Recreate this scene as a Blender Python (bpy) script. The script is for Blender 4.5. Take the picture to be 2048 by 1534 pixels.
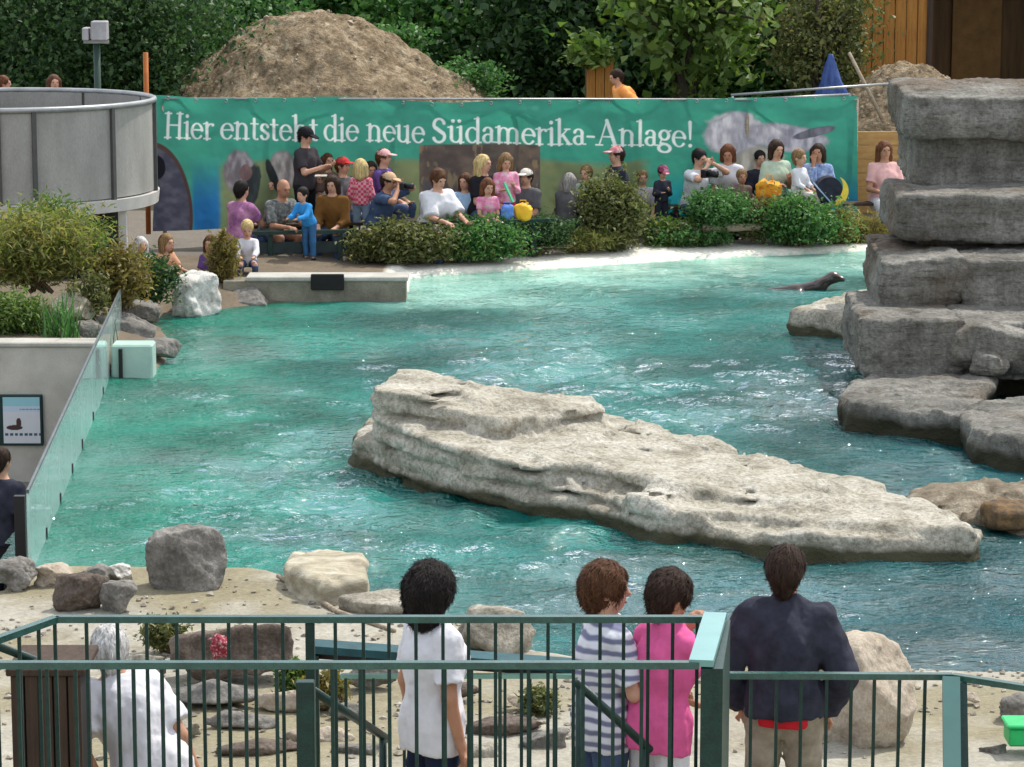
import bpy, math, random
import numpy as np
for _o in list(bpy.data.objects):
    bpy.data.objects.remove(_o)
SC = bpy.context.scene
COL = SC.collection
# ------------------------------------------------------------------ camera, sky, sun, exposure
F = 5700.0; TH = math.radians(9.63); ZC = 5.2
cd = bpy.data.cameras.new('camera'); cd.sensor_width = 36.0; cd.lens = F / 2048 * 36.0
cd.clip_start = 0.5; cd.clip_end = 2000.0
cam = bpy.data.objects.new('camera', cd); COL.objects.link(cam)
cam.location = (0, 0, ZC); cam.rotation_euler = (math.pi / 2 - TH, 0, 0)
SC.camera = cam
SUN_EL = math.radians(57); SUN_AZ = math.radians(42)      # azimuth clockwise from +Y: high, from the right beyond the pool
wd = bpy.data.worlds.new('World'); SC.world = wd; wd.use_nodes = True
_n = wd.node_tree.nodes; _bg = _n['Background']
_sk = _n.new('ShaderNodeTexSky'); _sk.sky_type = 'NISHITA'; _sk.sun_disc = False
_sk.sun_elevation = SUN_EL; _sk.sun_rotation = SUN_AZ; _sk.dust_density = 2.5; _sk.air_density = 1.0
# broken white cloud added over the whole unseen sky to brighten water reflections
_lk = wd.node_tree.links.new; _tc = _n.new('ShaderNodeTexCoord'); _cn = _n.new('ShaderNodeTexNoise'); _cn.inputs['Scale'].default_value = 3.2; _cn.inputs['Detail'].default_value = 7.0; _cn.inputs['Roughness'].default_value = 0.58
_lk(_tc.outputs['Generated'], _cn.inputs['Vector'])
_cr = _n.new('ShaderNodeValToRGB'); _cr.color_ramp.elements[0].position = 0.42; _cr.color_ramp.elements[1].position = 0.58; _lk(_cn.outputs['Fac'], _cr.inputs['Fac'])
_mx = _n.new('ShaderNodeMix'); _mx.data_type = 'RGBA'; _lk(_cr.outputs['Color'], _mx.inputs[0]); _lk(_sk.outputs['Color'], _mx.inputs[6]); _mx.inputs[7].default_value = (10.0, 10.2, 10.5, 1)
_lk(_mx.outputs[2], _bg.inputs['Color']); _bg.inputs['Strength'].default_value = 0.15
sl = bpy.data.lights.new('sun', 'SUN'); sl.energy = 3.4; sl.angle = math.radians(0.6); sl.color = (1.0, 0.95, 0.87)
sun = bpy.data.objects.new('sun', sl); COL.objects.link(sun); sun.location = (20, -5, 40)
sun.rotation_euler = (math.pi / 2 - SUN_EL, 0, math.pi - SUN_AZ)
SC.view_settings.view_transform = 'Standard'; SC.view_settings.look = 'None'
SC.view_settings.exposure = 0.26; SC.view_settings.gamma = 1.0
SC.cycles.use_denoising = True
SC.cycles.max_bounces = 6; SC.cycles.transparent_max_bounces = 8

# ------------------------------------------------------------------ helpers
def P(u, v, Y):
    """world point at pixel (u, v) of the photograph and distance Y"""
    x = (u - 1024) / F; y = -(v - 767) / F
    dy = math.cos(TH) + y * math.sin(TH); dz = -math.sin(TH) + y * math.cos(TH)
    t = Y / dy
    return np.array([x * t, Y, ZC + dz * t])
def G(u, v, z=0.0):
    y = -(v - 767) / F
    dy = math.cos(TH) + y * math.sin(TH); dz = -math.sin(TH) + y * math.cos(TH)
    t = (z - ZC) / dz
    return np.array([(u - 1024) / F * t, dy * t, z])
def L(r, g, b):
    f = lambda c: (c / 255 / 12.92) if c / 255 <= 0.04045 else ((c / 255 + 0.055) / 1.055) ** 2.4
    return (f(r), f(g), f(b))
def _h(ix, iy, iz, s):
    n = (ix.astype(np.int64) * 374761393 + iy.astype(np.int64) * 668265263 + iz.astype(np.int64) * 1274126177 + s * 974634533) & 0xFFFFFFFF
    n = ((n ^ (n >> 13)) * 1103515245) & 0xFFFFFFFF
    n = ((n ^ (n >> 16)) * 668265263) & 0xFFFFFFFF
    return ((n ^ (n >> 15)) & 0xFFFF) / 65535.0
def vnoise(p, s=0):
    p = np.asarray(p, float); i = np.floor(p); f = p - i; f = f * f * (3 - 2 * f)
    x, y, z = i[..., 0], i[..., 1], i[..., 2]; r = 0
    for a in (0, 1):
        for b in (0, 1):
            for c in (0, 1):
                w = (f[..., 0] if a else 1 - f[..., 0]) * (f[..., 1] if b else 1 - f[..., 1]) * (f[..., 2] if c else 1 - f[..., 2])
                r = r + w * _h(x + a, y + b, z + c, s)
    return r
def fbm(p, o=4, s=0):
    r = 0; a = 0.5; t = 0
    for k in range(o):
        r = r + a * vnoise(np.asarray(p) * 2 ** k + 17.3 * k, s + k); t += a; a *= 0.5
    return r / t
def poly_sd(x, y, poly):
    """signed distance in the plane, negative inside"""
    poly = [(q[0], q[1]) for q in poly]
    d = np.full(np.shape(x), 1e9); ins = np.zeros(np.shape(x), bool); n = len(poly)
    for i in range(n):
        ax, ay = poly[i]; bx_, by_ = poly[(i + 1) % n]
        ex, ey = bx_ - ax, by_ - ay; wx, wy = x - ax, y - ay
        t = np.clip((wx * ex + wy * ey) / (ex * ex + ey * ey + 1e-12), 0, 1)
        d = np.minimum(d, (wx - ex * t) ** 2 + (wy - ey * t) ** 2)
        c = ((ay > y) != (by_ > y)) & (x < ex * (y - ay) / (ey + 1e-12) + ax)
        ins ^= c
    d = np.sqrt(d)
    return np.where(ins, -d, d)
def sstep(a, b, x):
    t = np.clip((x - a) / (b - a), 0, 1); return t * t * (3 - 2 * t)

# ------------------------------------------------------------------ objects
WORG = {}
def link(o, org, parent=None):
    COL.objects.link(o); org = np.array(org, float)
    if parent is not None:
        o.parent = parent; o.location = org - WORG[parent.as_pointer()]
    else:
        o.location = org
    WORG[o.as_pointer()] = org
    return o
def tag(o, label, cat, group=None, kind=None):
    if label: o['label'] = label
    if cat: o['category'] = cat
    if group: o['group'] = group
    if kind: o['kind'] = kind
    return o
def empty(name, org, label=None, cat=None, group=None):
    o = bpy.data.objects.new(name, None); o.empty_display_size = 0.2
    link(o, org); tag(o, label, cat, group); return o
def mesh(name, v, f, mats, smooth=False, midx=None, col=None, org=(0, 0, 0)):
    v = np.asarray(v, float) - np.asarray(org, float)
    me = bpy.data.meshes.new(name)
    if isinstance(f, np.ndarray):
        n, k = f.shape
        me.vertices.add(len(v)); me.vertices.foreach_set('co', v.ravel().astype(np.float32))
        me.loops.add(n * k); me.loops.foreach_set('vertex_index', f.ravel().astype(np.int32))
        me.polygons.add(n); me.polygons.foreach_set('loop_start', (np.arange(n) * k).astype(np.int32))
        me.update(calc_edges=True); me.validate()
    else:
        me.from_pydata([tuple(q) for q in v], [], [tuple(q) for q in f]); me.update()
    for m in (mats if isinstance(mats, (list, tuple)) else [mats]): me.materials.append(m)
    if midx is not None: me.polygons.foreach_set('material_index', np.asarray(midx, np.int32))
    if smooth: me.polygons.foreach_set('use_smooth', np.ones(len(me.polygons), bool))
    if col is not None:
        a = me.color_attributes.new('Col', 'FLOAT_COLOR', 'POINT')
        c = np.ones((len(v), 4), np.float32); c[:, :3] = col; a.data.foreach_set('color', c.ravel())
    return me
def obj(name, v, f, mats, parent=None, org=None, smooth=False, midx=None, col=None):
    """one mesh object from world-space vertices"""
    v = np.asarray(v, float)
    if org is None:
        org = np.array([(v[:, 0].min() + v[:, 0].max()) / 2, (v[:, 1].min() + v[:, 1].max()) / 2, v[:, 2].min()])
    o = bpy.data.objects.new(name, mesh(name, v, f, mats, smooth, midx, col, org))
    return link(o, org, parent)
def inst(name, me, org, parent=None, rot=None, scale=None):
    o = bpy.data.objects.new(name, me); link(o, org, parent)
    if rot is not None: o.rotation_euler = rot
    if scale is not None: o.scale = scale
    return o
class MB:
    """collects boxes and tubes into one mesh"""
    def __init__(s): s.v = []; s.f = []
    def box(s, lo, hi, rz=0.0, c=None, bev=0.0):
        lo = np.array(lo, float); hi = np.array(hi, float); b = len(s.v)
        if bev > 0:
            m = (lo + hi) / 2; e = (hi - lo) / 2; pts = []
            idx = {}
            for sx in (-1, 1):
                for sy in (-1, 1):
                    for sz in (-1, 1):
                        for ax in range(3):
                            q = np.array([sx, sy, sz]) * (e - bev); q[ax] = np.array([sx, sy, sz])[ax] * e[ax]
                            idx[(sx, sy, sz, ax)] = len(pts); pts.append(m + q)
            fs = []
            for ax in range(3):
                o1, o2 = [(1, 2), (2, 0), (0, 1)][ax]
                for sg in (-1, 1):
                    qd = []
                    for a1, a2 in ((-1, -1), (1, -1), (1, 1), (-1, 1)):
                        k = [0, 0, 0]; k[ax] = sg; k[o1] = a1; k[o2] = a2; qd.append(idx[(*k, ax)])
                    fs.append(qd if sg > 0 else qd[::-1])
                for s1 in (-1, 1):
                    for s2 in (-1, 1):
                        k0 = [0, 0, 0]; k0[o1] = s1; k0[o2] = s2; k0[ax] = -1; k1 = list(k0); k1[ax] = 1
                        qd = [idx[(*k0, o1)], idx[(*k1, o1)], idx[(*k1, o2)], idx[(*k0, o2)]]
                        fs.append(qd if s1 * s2 < 0 else qd[::-1])
            for sx in (-1, 1):
                for sy in (-1, 1):
                    for sz in (-1, 1):
                        t = [idx[(sx, sy, sz, 0)], idx[(sx, sy, sz, 1)], idx[(sx, sy, sz, 2)]]
                        fs.append(t if sx * sy * sz > 0 else t[::-1])
        else:
            pts = [np.array([x, y, z]) for x in (lo[0], hi[0]) for y in (lo[1], hi[1]) for z in (lo[2], hi[2])]
            fs = [(0, 1, 3, 2), (4, 6, 7, 5), (0, 4, 5, 1), (2, 3, 7, 6), (0, 2, 6, 4), (1, 5, 7, 3)]
        if rz:
            c = (lo + hi) / 2 if c is None else np.array(c, float); cs, sn = math.cos(rz), math.sin(rz)
            pts = [np.array([c[0] + (q[0] - c[0]) * cs - (q[1] - c[1]) * sn, c[1] + (q[0] - c[0]) * sn + (q[1] - c[1]) * cs, q[2]]) for q in pts]
        s.v += pts; s.f += [tuple(b + i for i in q) for q in fs]; return s
    def bar(s, a, b, w, h, up=(0, 0, 1)):
        """square bar from a to b, w wide (sideways) and h high"""
        a = np.array(a, float); b = np.array(b, float); d = b - a; d /= np.linalg.norm(d)
        sd = np.cross(d, up)
        if np.linalg.norm(sd) < 1e-4: sd = np.array([1.0, 0, 0])
        sd /= np.linalg.norm(sd); u = np.cross(sd, d); k = len(s.v)
        for q in (a, b):
            for x, y in ((-1, -1), (1, -1), (1, 1), (-1, 1)): s.v.append(q + sd * w / 2 * x + u * h / 2 * y)
        s.f += [(k, k + 1, k + 2, k + 3)[::-1], (k + 4, k + 5, k + 6, k + 7)] + [(k + i, k + (i + 1) % 4, k + 4 + (i + 1) % 4, k + 4 + i) for i in range(4)]
        return s
    def tube(s, pts, rad, n=8, caps=True):
        pts = [np.array(q, float) for q in pts]; rad = [rad] * len(pts) if np.isscalar(rad) else rad; k = len(s.v)
        for i, q in enumerate(pts):
            d = pts[min(i + 1, len(pts) - 1)] - pts[max(i - 1, 0)]; d = d / (np.linalg.norm(d) + 1e-9)
            a = np.cross(d, (0, 0, 1)) if abs(d[2]) < 0.95 else np.cross(d, (1, 0, 0)); a /= np.linalg.norm(a); b = np.cross(d, a)
            for j in range(n):
                t = 2 * math.pi * j / n; s.v.append(q + rad[i] * (a * math.cos(t) + b * math.sin(t)))
        for i in range(len(pts) - 1):
            for j in range(n):
                s.f.append((k + i * n + j, k + i * n + (j + 1) % n, k + (i + 1) * n + (j + 1) % n, k + (i + 1) * n + j))
        if caps:
            s.f.append(tuple(k + j for j in range(n))[::-1]); s.f.append(tuple(k + (len(pts) - 1) * n + j for j in range(n)))
        return s
    def make(s, name, mat, parent=None, org=None, smooth=False):
        return obj(name, np.array(s.v), s.f, mat, parent, org, smooth)
    def data(s, name, mat, smooth=False):
        return mesh(name, np.array(s.v), s.f, mat, smooth)

# ------------------------------------------------------------------ materials
MATS = {}
def newmat(name):
    m = bpy.data.materials.new(name); m.use_nodes = True; nt = m.node_tree
    return m, nt, nt.nodes['Principled BSDF']
def nd(nt, t, **kw):
    n = nt.nodes.new(t)
    for k, v in kw.items():
        if k.startswith('i_'): n.inputs[k[2:].replace('_', ' ')].default_value = v
        else: setattr(n, k, v)
    return n
def ramp(nt, fac, stops):
    r = nt.nodes.new('ShaderNodeValToRGB'); cr = r.color_ramp
    while len(cr.elements) < len(stops): cr.elements.new(0.5)
    for e, (p, c) in zip(cr.elements, stops): e.position = p; e.color = (*c, 1)
    nt.links.new(fac, r.inputs['Fac']); return r.outputs['Color']
def coords(nt, scale=(1, 1, 1)):
    tc = nt.nodes.new('ShaderNodeTexCoord')
    if scale == (1, 1, 1): return tc.outputs['Object']
    mp = nt.nodes.new('ShaderNodeMapping'); mp.inputs['Scale'].default_value = scale
    nt.links.new(tc.outputs['Object'], mp.inputs['Vector']); return mp.outputs['Vector']
def M(name, c, rough=0.8, var=0.25, scale=5.0, bump=0.0, bscale=30.0, spec=0.3, metal=0.0, c2=None, c3=None, stretch=(1, 1, 1), vcol=False, fine=0.0, fscale=60.0, dist=0.02):
    """noise-varied surface; c, c2, c3 are linear colours"""
    if name in MATS: return MATS[name]
    m, nt, b = newmat(name); lk = nt.links.new; co = coords(nt, stretch)
    nz = nd(nt, 'ShaderNodeTexNoise', i_Scale=scale, i_Detail=7.0, i_Roughness=0.62); lk(co, nz.inputs['Vector'])
    d = lambda q, k: tuple(min(1, x * k) for x in q)
    if c2 is None: st = [(0.3, d(c, 1 - var)), (0.7, d(c, 1 + var))]
    elif c3 is None: st = [(0.34, c), (0.66, c2)]
    else: st = [(0.3, c), (0.52, c2), (0.7, c3)]
    cc = ramp(nt, nz.outputs['Fac'], st)
    if vcol:
        at = nd(nt, 'ShaderNodeVertexColor', layer_name='Col')
        mx = nd(nt, 'ShaderNodeMix', data_type='RGBA', blend_type='MULTIPLY'); mx.inputs[0].default_value = 1.0
        lk(at.outputs['Color'], mx.inputs[6]); lk(cc, mx.inputs[7]); cc = mx.outputs[2]
    if fine > 0:
        nf = nd(nt, 'ShaderNodeTexNoise', i_Scale=fscale, i_Detail=4.0, i_Roughness=0.7); lk(co, nf.inputs['Vector'])
        rr = ramp(nt, nf.outputs['Fac'], [(0.3, (1 - fine,) * 3), (0.68, (1 + fine * 0.4,) * 3)])
        mx = nd(nt, 'ShaderNodeMix', data_type='RGBA', blend_type='MULTIPLY'); mx.inputs[0].default_value = 1.0
        lk(cc, mx.inputs[6]); lk(rr, mx.inputs[7]); cc = mx.outputs[2]
    lk(cc, b.inputs['Base Color']); b.inputs['Roughness'].default_value = rough
    b.inputs['Specular IOR Level'].default_value = spec; b.inputs['Metallic'].default_value = metal
    if bump > 0:
        nb = nd(nt, 'ShaderNodeTexNoise', i_Scale=bscale, i_Detail=6.0, i_Roughness=0.65); lk(co, nb.inputs['Vector'])
        bp = nd(nt, 'ShaderNodeBump', i_Strength=bump, i_Distance=dist); lk(nb.outputs['Fac'], bp.inputs['Height']); lk(bp.outputs['Normal'], b.inputs['Normal'])
    MATS[name] = m; return m
def LEAF(name, cols, trans=0.35, rough=0.55):
    if name in MATS: return MATS[name]
    m, nt, b = newmat(name); lk = nt.links.new
    g = nd(nt, 'ShaderNodeNewGeometry')
    cc = ramp(nt, g.outputs['Random Per Island'], [(i / (len(cols) - 1), c) for i, c in enumerate(cols)])
    lk(cc, b.inputs['Base Color']); b.inputs['Roughness'].default_value = rough; b.inputs['Specular IOR Level'].default_value = 0.35
    tr = nd(nt, 'ShaderNodeBsdfTranslucent'); hs = nd(nt, 'ShaderNodeHueSaturation', i_Value=1.3, i_Saturation=1.15); lk(cc, hs.inputs['Color']); lk(hs.outputs['Color'], tr.inputs['Color'])
    mx = nd(nt, 'ShaderNodeMixShader', i_Fac=trans); lk(b.outputs[0], mx.inputs[1]); lk(tr.outputs[0], mx.inputs[2])
    lk(mx.outputs[0], nt.nodes['Material Output'].inputs['Surface'])
    MATS[name] = m; return m
def PLAIN(name, c, rough=0.6, spec=0.4, metal=0.0):
    return M(name, c, rough, 0.12, 14.0, 0.0, spec=spec, metal=metal)

# ------------------------------------------------------------------ implicit surfaces
_CO = [(0, 0, 0), (1, 0, 0), (0, 1, 0), (1, 1, 0), (0, 0, 1), (1, 0, 1), (0, 1, 1), (1, 1, 1)]
_ED = [(0, 1), (2, 3), (4, 5), (6, 7), (0, 2), (1, 3), (4, 6), (5, 7), (0, 4), (1, 5), (2, 6), (3, 7)]
def surfnet(f, lo, h):
    """naive surface nets: field f (negative inside) -> verts, quads"""
    ins = f < 0
    nx, ny, nz = f.shape
    s = np.zeros((nx - 1, ny - 1, nz - 1), np.int8)
    for a, b, c in _CO: s += ins[a:nx - 1 + a, b:ny - 1 + b, c:nz - 1 + c]
    act = (s > 0) & (s < 8); idx = np.argwhere(act)
    vid = np.full(act.shape, -1, np.int64); vid[act] = np.arange(len(idx))
    val = np.stack([f[idx[:, 0] + a, idx[:, 1] + b, idx[:, 2] + c] for a, b, c in _CO], 1)
    acc = np.zeros((len(idx), 3)); cnt = np.zeros(len(idx)); C8 = np.array(_CO, float)
    for a, b in _ED:
        va, vb = val[:, a], val[:, b]; cr = (va < 0) != (vb < 0)
        t = np.where(cr, va / np.where(cr, va - vb, 1), 0)
        acc += np.where(cr[:, None], C8[a] + t[:, None] * (C8[b] - C8[a]), 0); cnt += cr
    v = (idx + acc / cnt[:, None]) * h + np.asarray(lo)
    Q = []
    for ax in range(3):
        sl0 = [slice(None)] * 3; sl1 = [slice(None)] * 3; sl0[ax] = slice(0, -1); sl1[ax] = slice(1, None)
        A = ins[tuple(sl0)]; B = ins[tuple(sl1)]; e = np.argwhere(A != B); flip = A[A != B]
        o1, o2 = [(1, 2), (2, 0), (0, 1)][ax]
        k = (e[:, o1] > 0) & (e[:, o2] > 0) & (e[:, o1] < f.shape[o1] - 1) & (e[:, o2] < f.shape[o2] - 1); e = e[k]; flip = flip[k]
        def cell(d1, d2):
            q = e.copy(); q[:, o1] += d1; q[:, o2] += d2; return vid[q[:, 0], q[:, 1], q[:, 2]]
        q = np.stack([cell(-1, -1), cell(0, -1), cell(0, 0), cell(-1, 0)], 1)
        q[~flip] = q[~flip][:, ::-1]; Q.append(q)
    return v, np.concatenate(Q)
class Vol:
    def __init__(s, lo, hi, h):
        s.lo = np.array(lo, float); s.h = h; n = np.ceil((np.array(hi) - s.lo) / h).astype(int) + 2
        s.ax = [s.lo[i] + h * np.arange(n[i]) for i in range(3)]; s.f = np.full(tuple(n), 0.6)
    def sub(s, lo, hi):
        r = []
        for i in range(3):
            a = int(np.clip(np.searchsorted(s.ax[i], lo[i]) - 1, 0, len(s.ax[i]))); b = int(np.clip(np.searchsorted(s.ax[i], hi[i]) + 1, 0, len(s.ax[i]))); r.append(slice(a, max(b, a)))
        X, Y, Z = np.meshgrid(s.ax[0][r[0]], s.ax[1][r[1]], s.ax[2][r[2]], indexing='ij')
        return tuple(r), np.stack([X, Y, Z], -1)
    def put(s, r, d, k, neg=False):
        a = s.f[r]
        if neg:
            d = -d; h = np.clip(0.5 - 0.5 * (a - d) / k, 0, 1); s.f[r] = a * (1 - h) + d * h + k * h * (1 - h)
        else:
            h = np.clip(0.5 + 0.5 * (d - a) / k, 0, 1); s.f[r] = d * (1 - h) + a * h - k * h * (1 - h)
    def cone(s, a, b, ra, rb, k=0.02, cut=False):
        a = np.array(a, float); b = np.array(b, float); m = max(ra, rb) + k + 0.06
        r, p = s.sub(np.minimum(a, b) - m, np.maximum(a, b) + m)
        if p.size == 0: return
        e = b - a; l2 = (e * e).sum() + 1e-9; t = ((p - a) @ e) / l2; tc = np.clip(t, 0, 1)
        d = np.linalg.norm(p - a - tc[..., None] * e, axis=-1) - (ra + tc * (rb - ra))
        if cut: d = np.maximum(d, (t - 1) * math.sqrt(l2))
        s.put(r, d, k)
    def ell(s, c, rad, R=None, k=0.02, neg=False):
        c = np.array(c, float); rad = np.array(rad, float); m = rad.max() + k + 0.06
        r, p = s.sub(c - m, c + m)
        if p.size == 0: return
        q = p - c
        if R is not None: q = q @ R
        k0 = np.linalg.norm(q / rad, axis=-1); k1 = np.linalg.norm(q / rad ** 2, axis=-1) + 1e-9
        s.put(r, k0 * (k0 - 1) / k1, k, neg)
    def cutplane(s, pt, n):
        X, Y, Z = np.meshgrid(*s.ax, indexing='ij')
        d = (X - pt[0]) * n[0] + (Y - pt[1]) * n[1] + (Z - pt[2]) * n[2]; s.f = np.maximum(s.f, d)
    def rough(s, amp, freq, seed=0, o=3, band=0.1, stretch=(1, 1, 1)):
        w = np.argwhere(np.abs(s.f) < band + amp)
        if len(w) == 0: return
        p = s.lo + w * s.h
        s.f[w[:, 0], w[:, 1], w[:, 2]] += amp * 2 * (fbm(p * freq * np.array(stretch) + seed * 7.7, o, seed) - 0.5)
    def net(s):
        return surfnet(s.f, s.lo, s.h)
def ROT(rx=0, ry=0, rz=0):
    cx, sx, cy, sy, cz, sz = math.cos(rx), math.sin(rx), math.cos(ry), math.sin(ry), math.cos(rz), math.sin(rz)
    X = np.array([[1, 0, 0], [0, cx, -sx], [0, sx, cx]]); Y = np.array([[cy, 0, sy], [0, 1, 0], [-sy, 0, cy]]); Z = np.array([[cz, -sz, 0], [sz, cz, 0], [0, 0, 1]])
    return Z @ Y @ X
def rock_mesh(c, rad, seed, amp=0.2, rz=0.0, cuts=9, box=0.4, n=34, fine=0.09):
    """weathered boulder: ellipsoid chipped by random planes, then roughened"""
    c = np.array(c, float); rad = np.array(rad, float); rng = np.random.RandomState(seed); m = rad.max()
    h = 2 * m / n; vo = Vol(c - rad.max() * 1.35, c + rad.max() * 1.35, h)
    X, Y, Z = np.meshgrid(*vo.ax, indexing='ij'); p = np.stack([X, Y, Z], -1) - c; q = p @ ROT(0, 0, rz)
    e = np.linalg.norm(q / rad, axis=-1); bx_ = (np.abs(q / rad) ** 4).sum(-1) ** 0.25
    f = ((1 - box) * e + box * bx_ * 1.02 - 1.06)
    for i in range(cuts):
        d = rng.normal(size=3); d[2] = d[2] * 0.6 + 0.1; d /= np.linalg.norm(d)
        f = np.maximum(f, ((q / rad) @ d - rng.uniform(0.58, 0.86)) * 1.0)
    f = f * rad.min()
    f += amp * rad.min() * 2 * (fbm(p / m * 1.6 + seed, 3, seed) - 0.5)
    f += fine * rad.min() * 2 * (fbm(p / m * 7 + seed, 3, seed + 5) - 0.5)
    return surfnet(f, vo.lo, h)
def rock(name, c, rad, seed, mat, label=None, cat='rock', group=None, parent=None, **kw):
    v, q = rock_mesh(c, rad, seed, **kw)
    o = obj(name, v, q, mat, parent, org=(c[0], c[1], v[:, 2].min()), smooth=True)
    if parent is None: tag(o, label, cat, group)
    return o

# ------------------------------------------------------------------ leaves
def leaf_quads(c, n, rng, l, w, up=0.3, droop=0.0):
    k = len(c)
    nn = rng.normal(size=(k, 3)); nn[:, 2] = np.abs(nn[:, 2]) + up; nn /= np.linalg.norm(nn, axis=1)[:, None]
    t = rng.normal(size=(k, 3)); t[:, 2] -= droop; t -= (t * nn).sum(1)[:, None] * nn; t /= np.linalg.norm(t, axis=1)[:, None]
    b = np.cross(nn, t); sz = rng.uniform(0.5, 1.45, k); ll = (l * sz * rng.uniform(0.8, 1.2, k))[:, None]; ww = (w * sz * rng.uniform(0.7, 1.3, k))[:, None]
    v = np.stack([c - t * ll / 2, c + b * ww / 2 + nn * ww * 0.15, c + t * ll / 2 - nn * ll * 0.15, c - b * ww / 2 + nn * ww * 0.15], 1).reshape(-1, 3)
    i = np.arange(k)[:, None] * 4 + np.arange(4)[None]
    return v, i
def crown_points(rng, c, rad, nclump, per, spread, shell=0.5, floor=None):
    """points in clumps through an uneven ellipsoid"""
    d = rng.normal(size=(nclump, 3)); d /= np.linalg.norm(d, axis=1)[:, None]
    lob = rng.normal(size=(7, 3)); lob /= np.linalg.norm(lob, axis=1)[:, None]; lw = rng.uniform(-.5, .5, 7)
    r = (shell + (1 - shell) * rng.uniform(size=nclump)) * rng.uniform(0.7, 1.12, nclump) * (.92 + (np.clip(d @ lob.T, 0, 1) ** 3 @ lw))
    cc = np.array(c) + d * r[:, None] * np.array(rad)
    m = np.repeat(cc, per, 0) + rng.normal(size=(nclump * per, 3)) * np.array(spread) * np.repeat(rng.uniform(0.6, 1.4, nclump), per)[:, None]
    if floor is not None: m = m[m[:, 2] > floor]
    return m, cc
def plant(name, c, rad, seed, mat, label, cat='bush', l=0.06, w=0.035, nclump=60, per=60, spread=0.09, shell=0.35, twig=None, group=None, up=0.3, droop=0.0, part='foliage', stem='stem', floor=None):
    rng = np.random.RandomState(seed); c = np.array(c, float); rad = np.array(rad, float)
    base = np.array([c[0], c[1], c[2] - rad[2]])
    if floor is not None: base[2] = floor
    e = empty(name, base, label, cat, group)
    pts, cc = crown_points(rng, c, rad, nclump, per, spread, shell, base[2] + 0.01)
    sh = []
    for k in range(16):                                     # stray shoots beyond the outline
        dd = rng.normal(size=3); dd[2] = abs(dd[2]) + .5; dd /= np.linalg.norm(dd); tt = np.sort(rng.uniform(.55, rng.uniform(1.1, 1.45), 26))
        sh.append(c + dd * rad * tt[:, None] + rng.normal(size=(26, 3)) * spread * .28)
    pts = np.concatenate([pts] + sh)
    v, q = leaf_quads(pts, 0, rng, l, w, up, droop)
    obj(part, v, q, mat, e, org=base)
    mb = MB()
    for k in range(min(14, nclump)):
        t = cc[rng.randint(len(cc))]; m = base + (t - base) * 0.5 + rng.normal(size=3) * 0.08 * rad[0]
        mb.tube([base + np.array([rng.normal() * 0.15 * rad[0], rng.normal() * 0.1 * rad[1], -0.02]), m, t], [0.018, 0.011, 0.004], 5)
    mb.make(stem, twig or M('twig', (0.09, 0.06, 0.035)), e, org=base)
    return e
def blades(name, c, n, h, lean, seed, mat, label, cat='plant', w=0.02, spread=0.1, group=None, part='blade_clump'):
    """strap-leaved clump"""
    rng = np.random.RandomState(seed); c = np.array(c, float); V = []; Q = []
    for i in range(n):
        a = rng.uniform(0, 2 * math.pi); d = np.array([math.cos(a), math.sin(a), 0]); s = np.array([-d[1], d[0], 0])
        b = c + np.array([rng.normal() * spread, rng.normal() * spread, 0]); hh = h * rng.uniform(0.55, 1.15); le = lean * rng.uniform(0.2, 1.2); k = len(V)
        for j in range(5):
            t = j / 4; q = b + np.array([0, 0, hh * (t - 0.25 * le / h * t * t * t)]) + d * le * t * t; ww = w * (1 - t) ** 0.7 * 0.5 + 0.001
            V += [q - s * ww, q + s * ww]
        Q += [(k + 2 * j, k + 2 * j + 1, k + 2 * j + 3, k + 2 * j + 2) for j in range(4)]
    o = obj(name, np.array(V), np.array(Q), mat, None, org=c); tag(o, label, cat, group); return o
# ------------------------------------------------------------------ palette
GREEN_PAINT = M('green_paint', (0.0015, 0.021, 0.016), 0.38, c2=(0.004, 0.042, 0.032), scale=14, bump=0.2, bscale=70, spec=0.4, fine=.4, fscale=90)
GREEN_RAIL = M('green_rail', (0.009, 0.058, 0.046), 0.27, c2=(0.02, 0.095, 0.076), scale=12, bump=0.15, bscale=60, spec=0.8, fine=.3, fscale=80)
DARK = M('dark_interior', (0.012, 0.012, 0.012), 0.8)
BLACK = M('black_plastic', (0.012, 0.012, 0.014), 0.4)
STEEL = M('steel', (0.30, 0.31, 0.31), 0.38, 0.25, 4, 0.1, 40, spec=0.5, metal=0.5)
ROCK_PALE = M('rock_pale', (0.13, 0.115, 0.085), 0.9, c2=(0.36, 0.33, 0.265), c3=(0.52, 0.49, 0.41), scale=3.2, bump=0.7, bscale=22, fine=0.45, fscale=34, dist=0.05)
ROCK_GREY = M('rock_grey', (0.085, 0.08, 0.072), 0.9, c2=(0.2, 0.19, 0.17), c3=(0.33, 0.31, 0.28), scale=4, bump=0.6, bscale=22, fine=0.4, fscale=40, dist=0.04)
ROCK_BROWN = M('rock_brown', (0.06, 0.045, 0.035), 0.9, c2=(0.13, 0.10, 0.08), c3=(0.24, 0.2, 0.16), scale=5, bump=0.6, bscale=22, fine=0.4, fscale=40, dist=0.04)
ROCK_BEIGE = M('rock_beige', (0.3, 0.24, 0.18), 0.9, c2=(0.42, 0.36, 0.28), c3=(0.5, 0.45, 0.37), scale=5, bump=0.5, bscale=26, fine=0.3, fscale=50, dist=0.03)
ROCK_WHITE = M('rock_white', (0.34, 0.32, 0.28), 0.9, c2=(0.55, 0.54, 0.5), c3=(0.68, 0.67, 0.63), scale=5, bump=0.5, bscale=22, fine=0.3, fscale=40, dist=0.03)
CONCRETE = M('concrete', (0.42, 0.40, 0.35), 0.9, c2=(0.54, 0.52, 0.46), scale=3, bump=0.35, bscale=60, fine=0.3, fscale=120)
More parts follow.
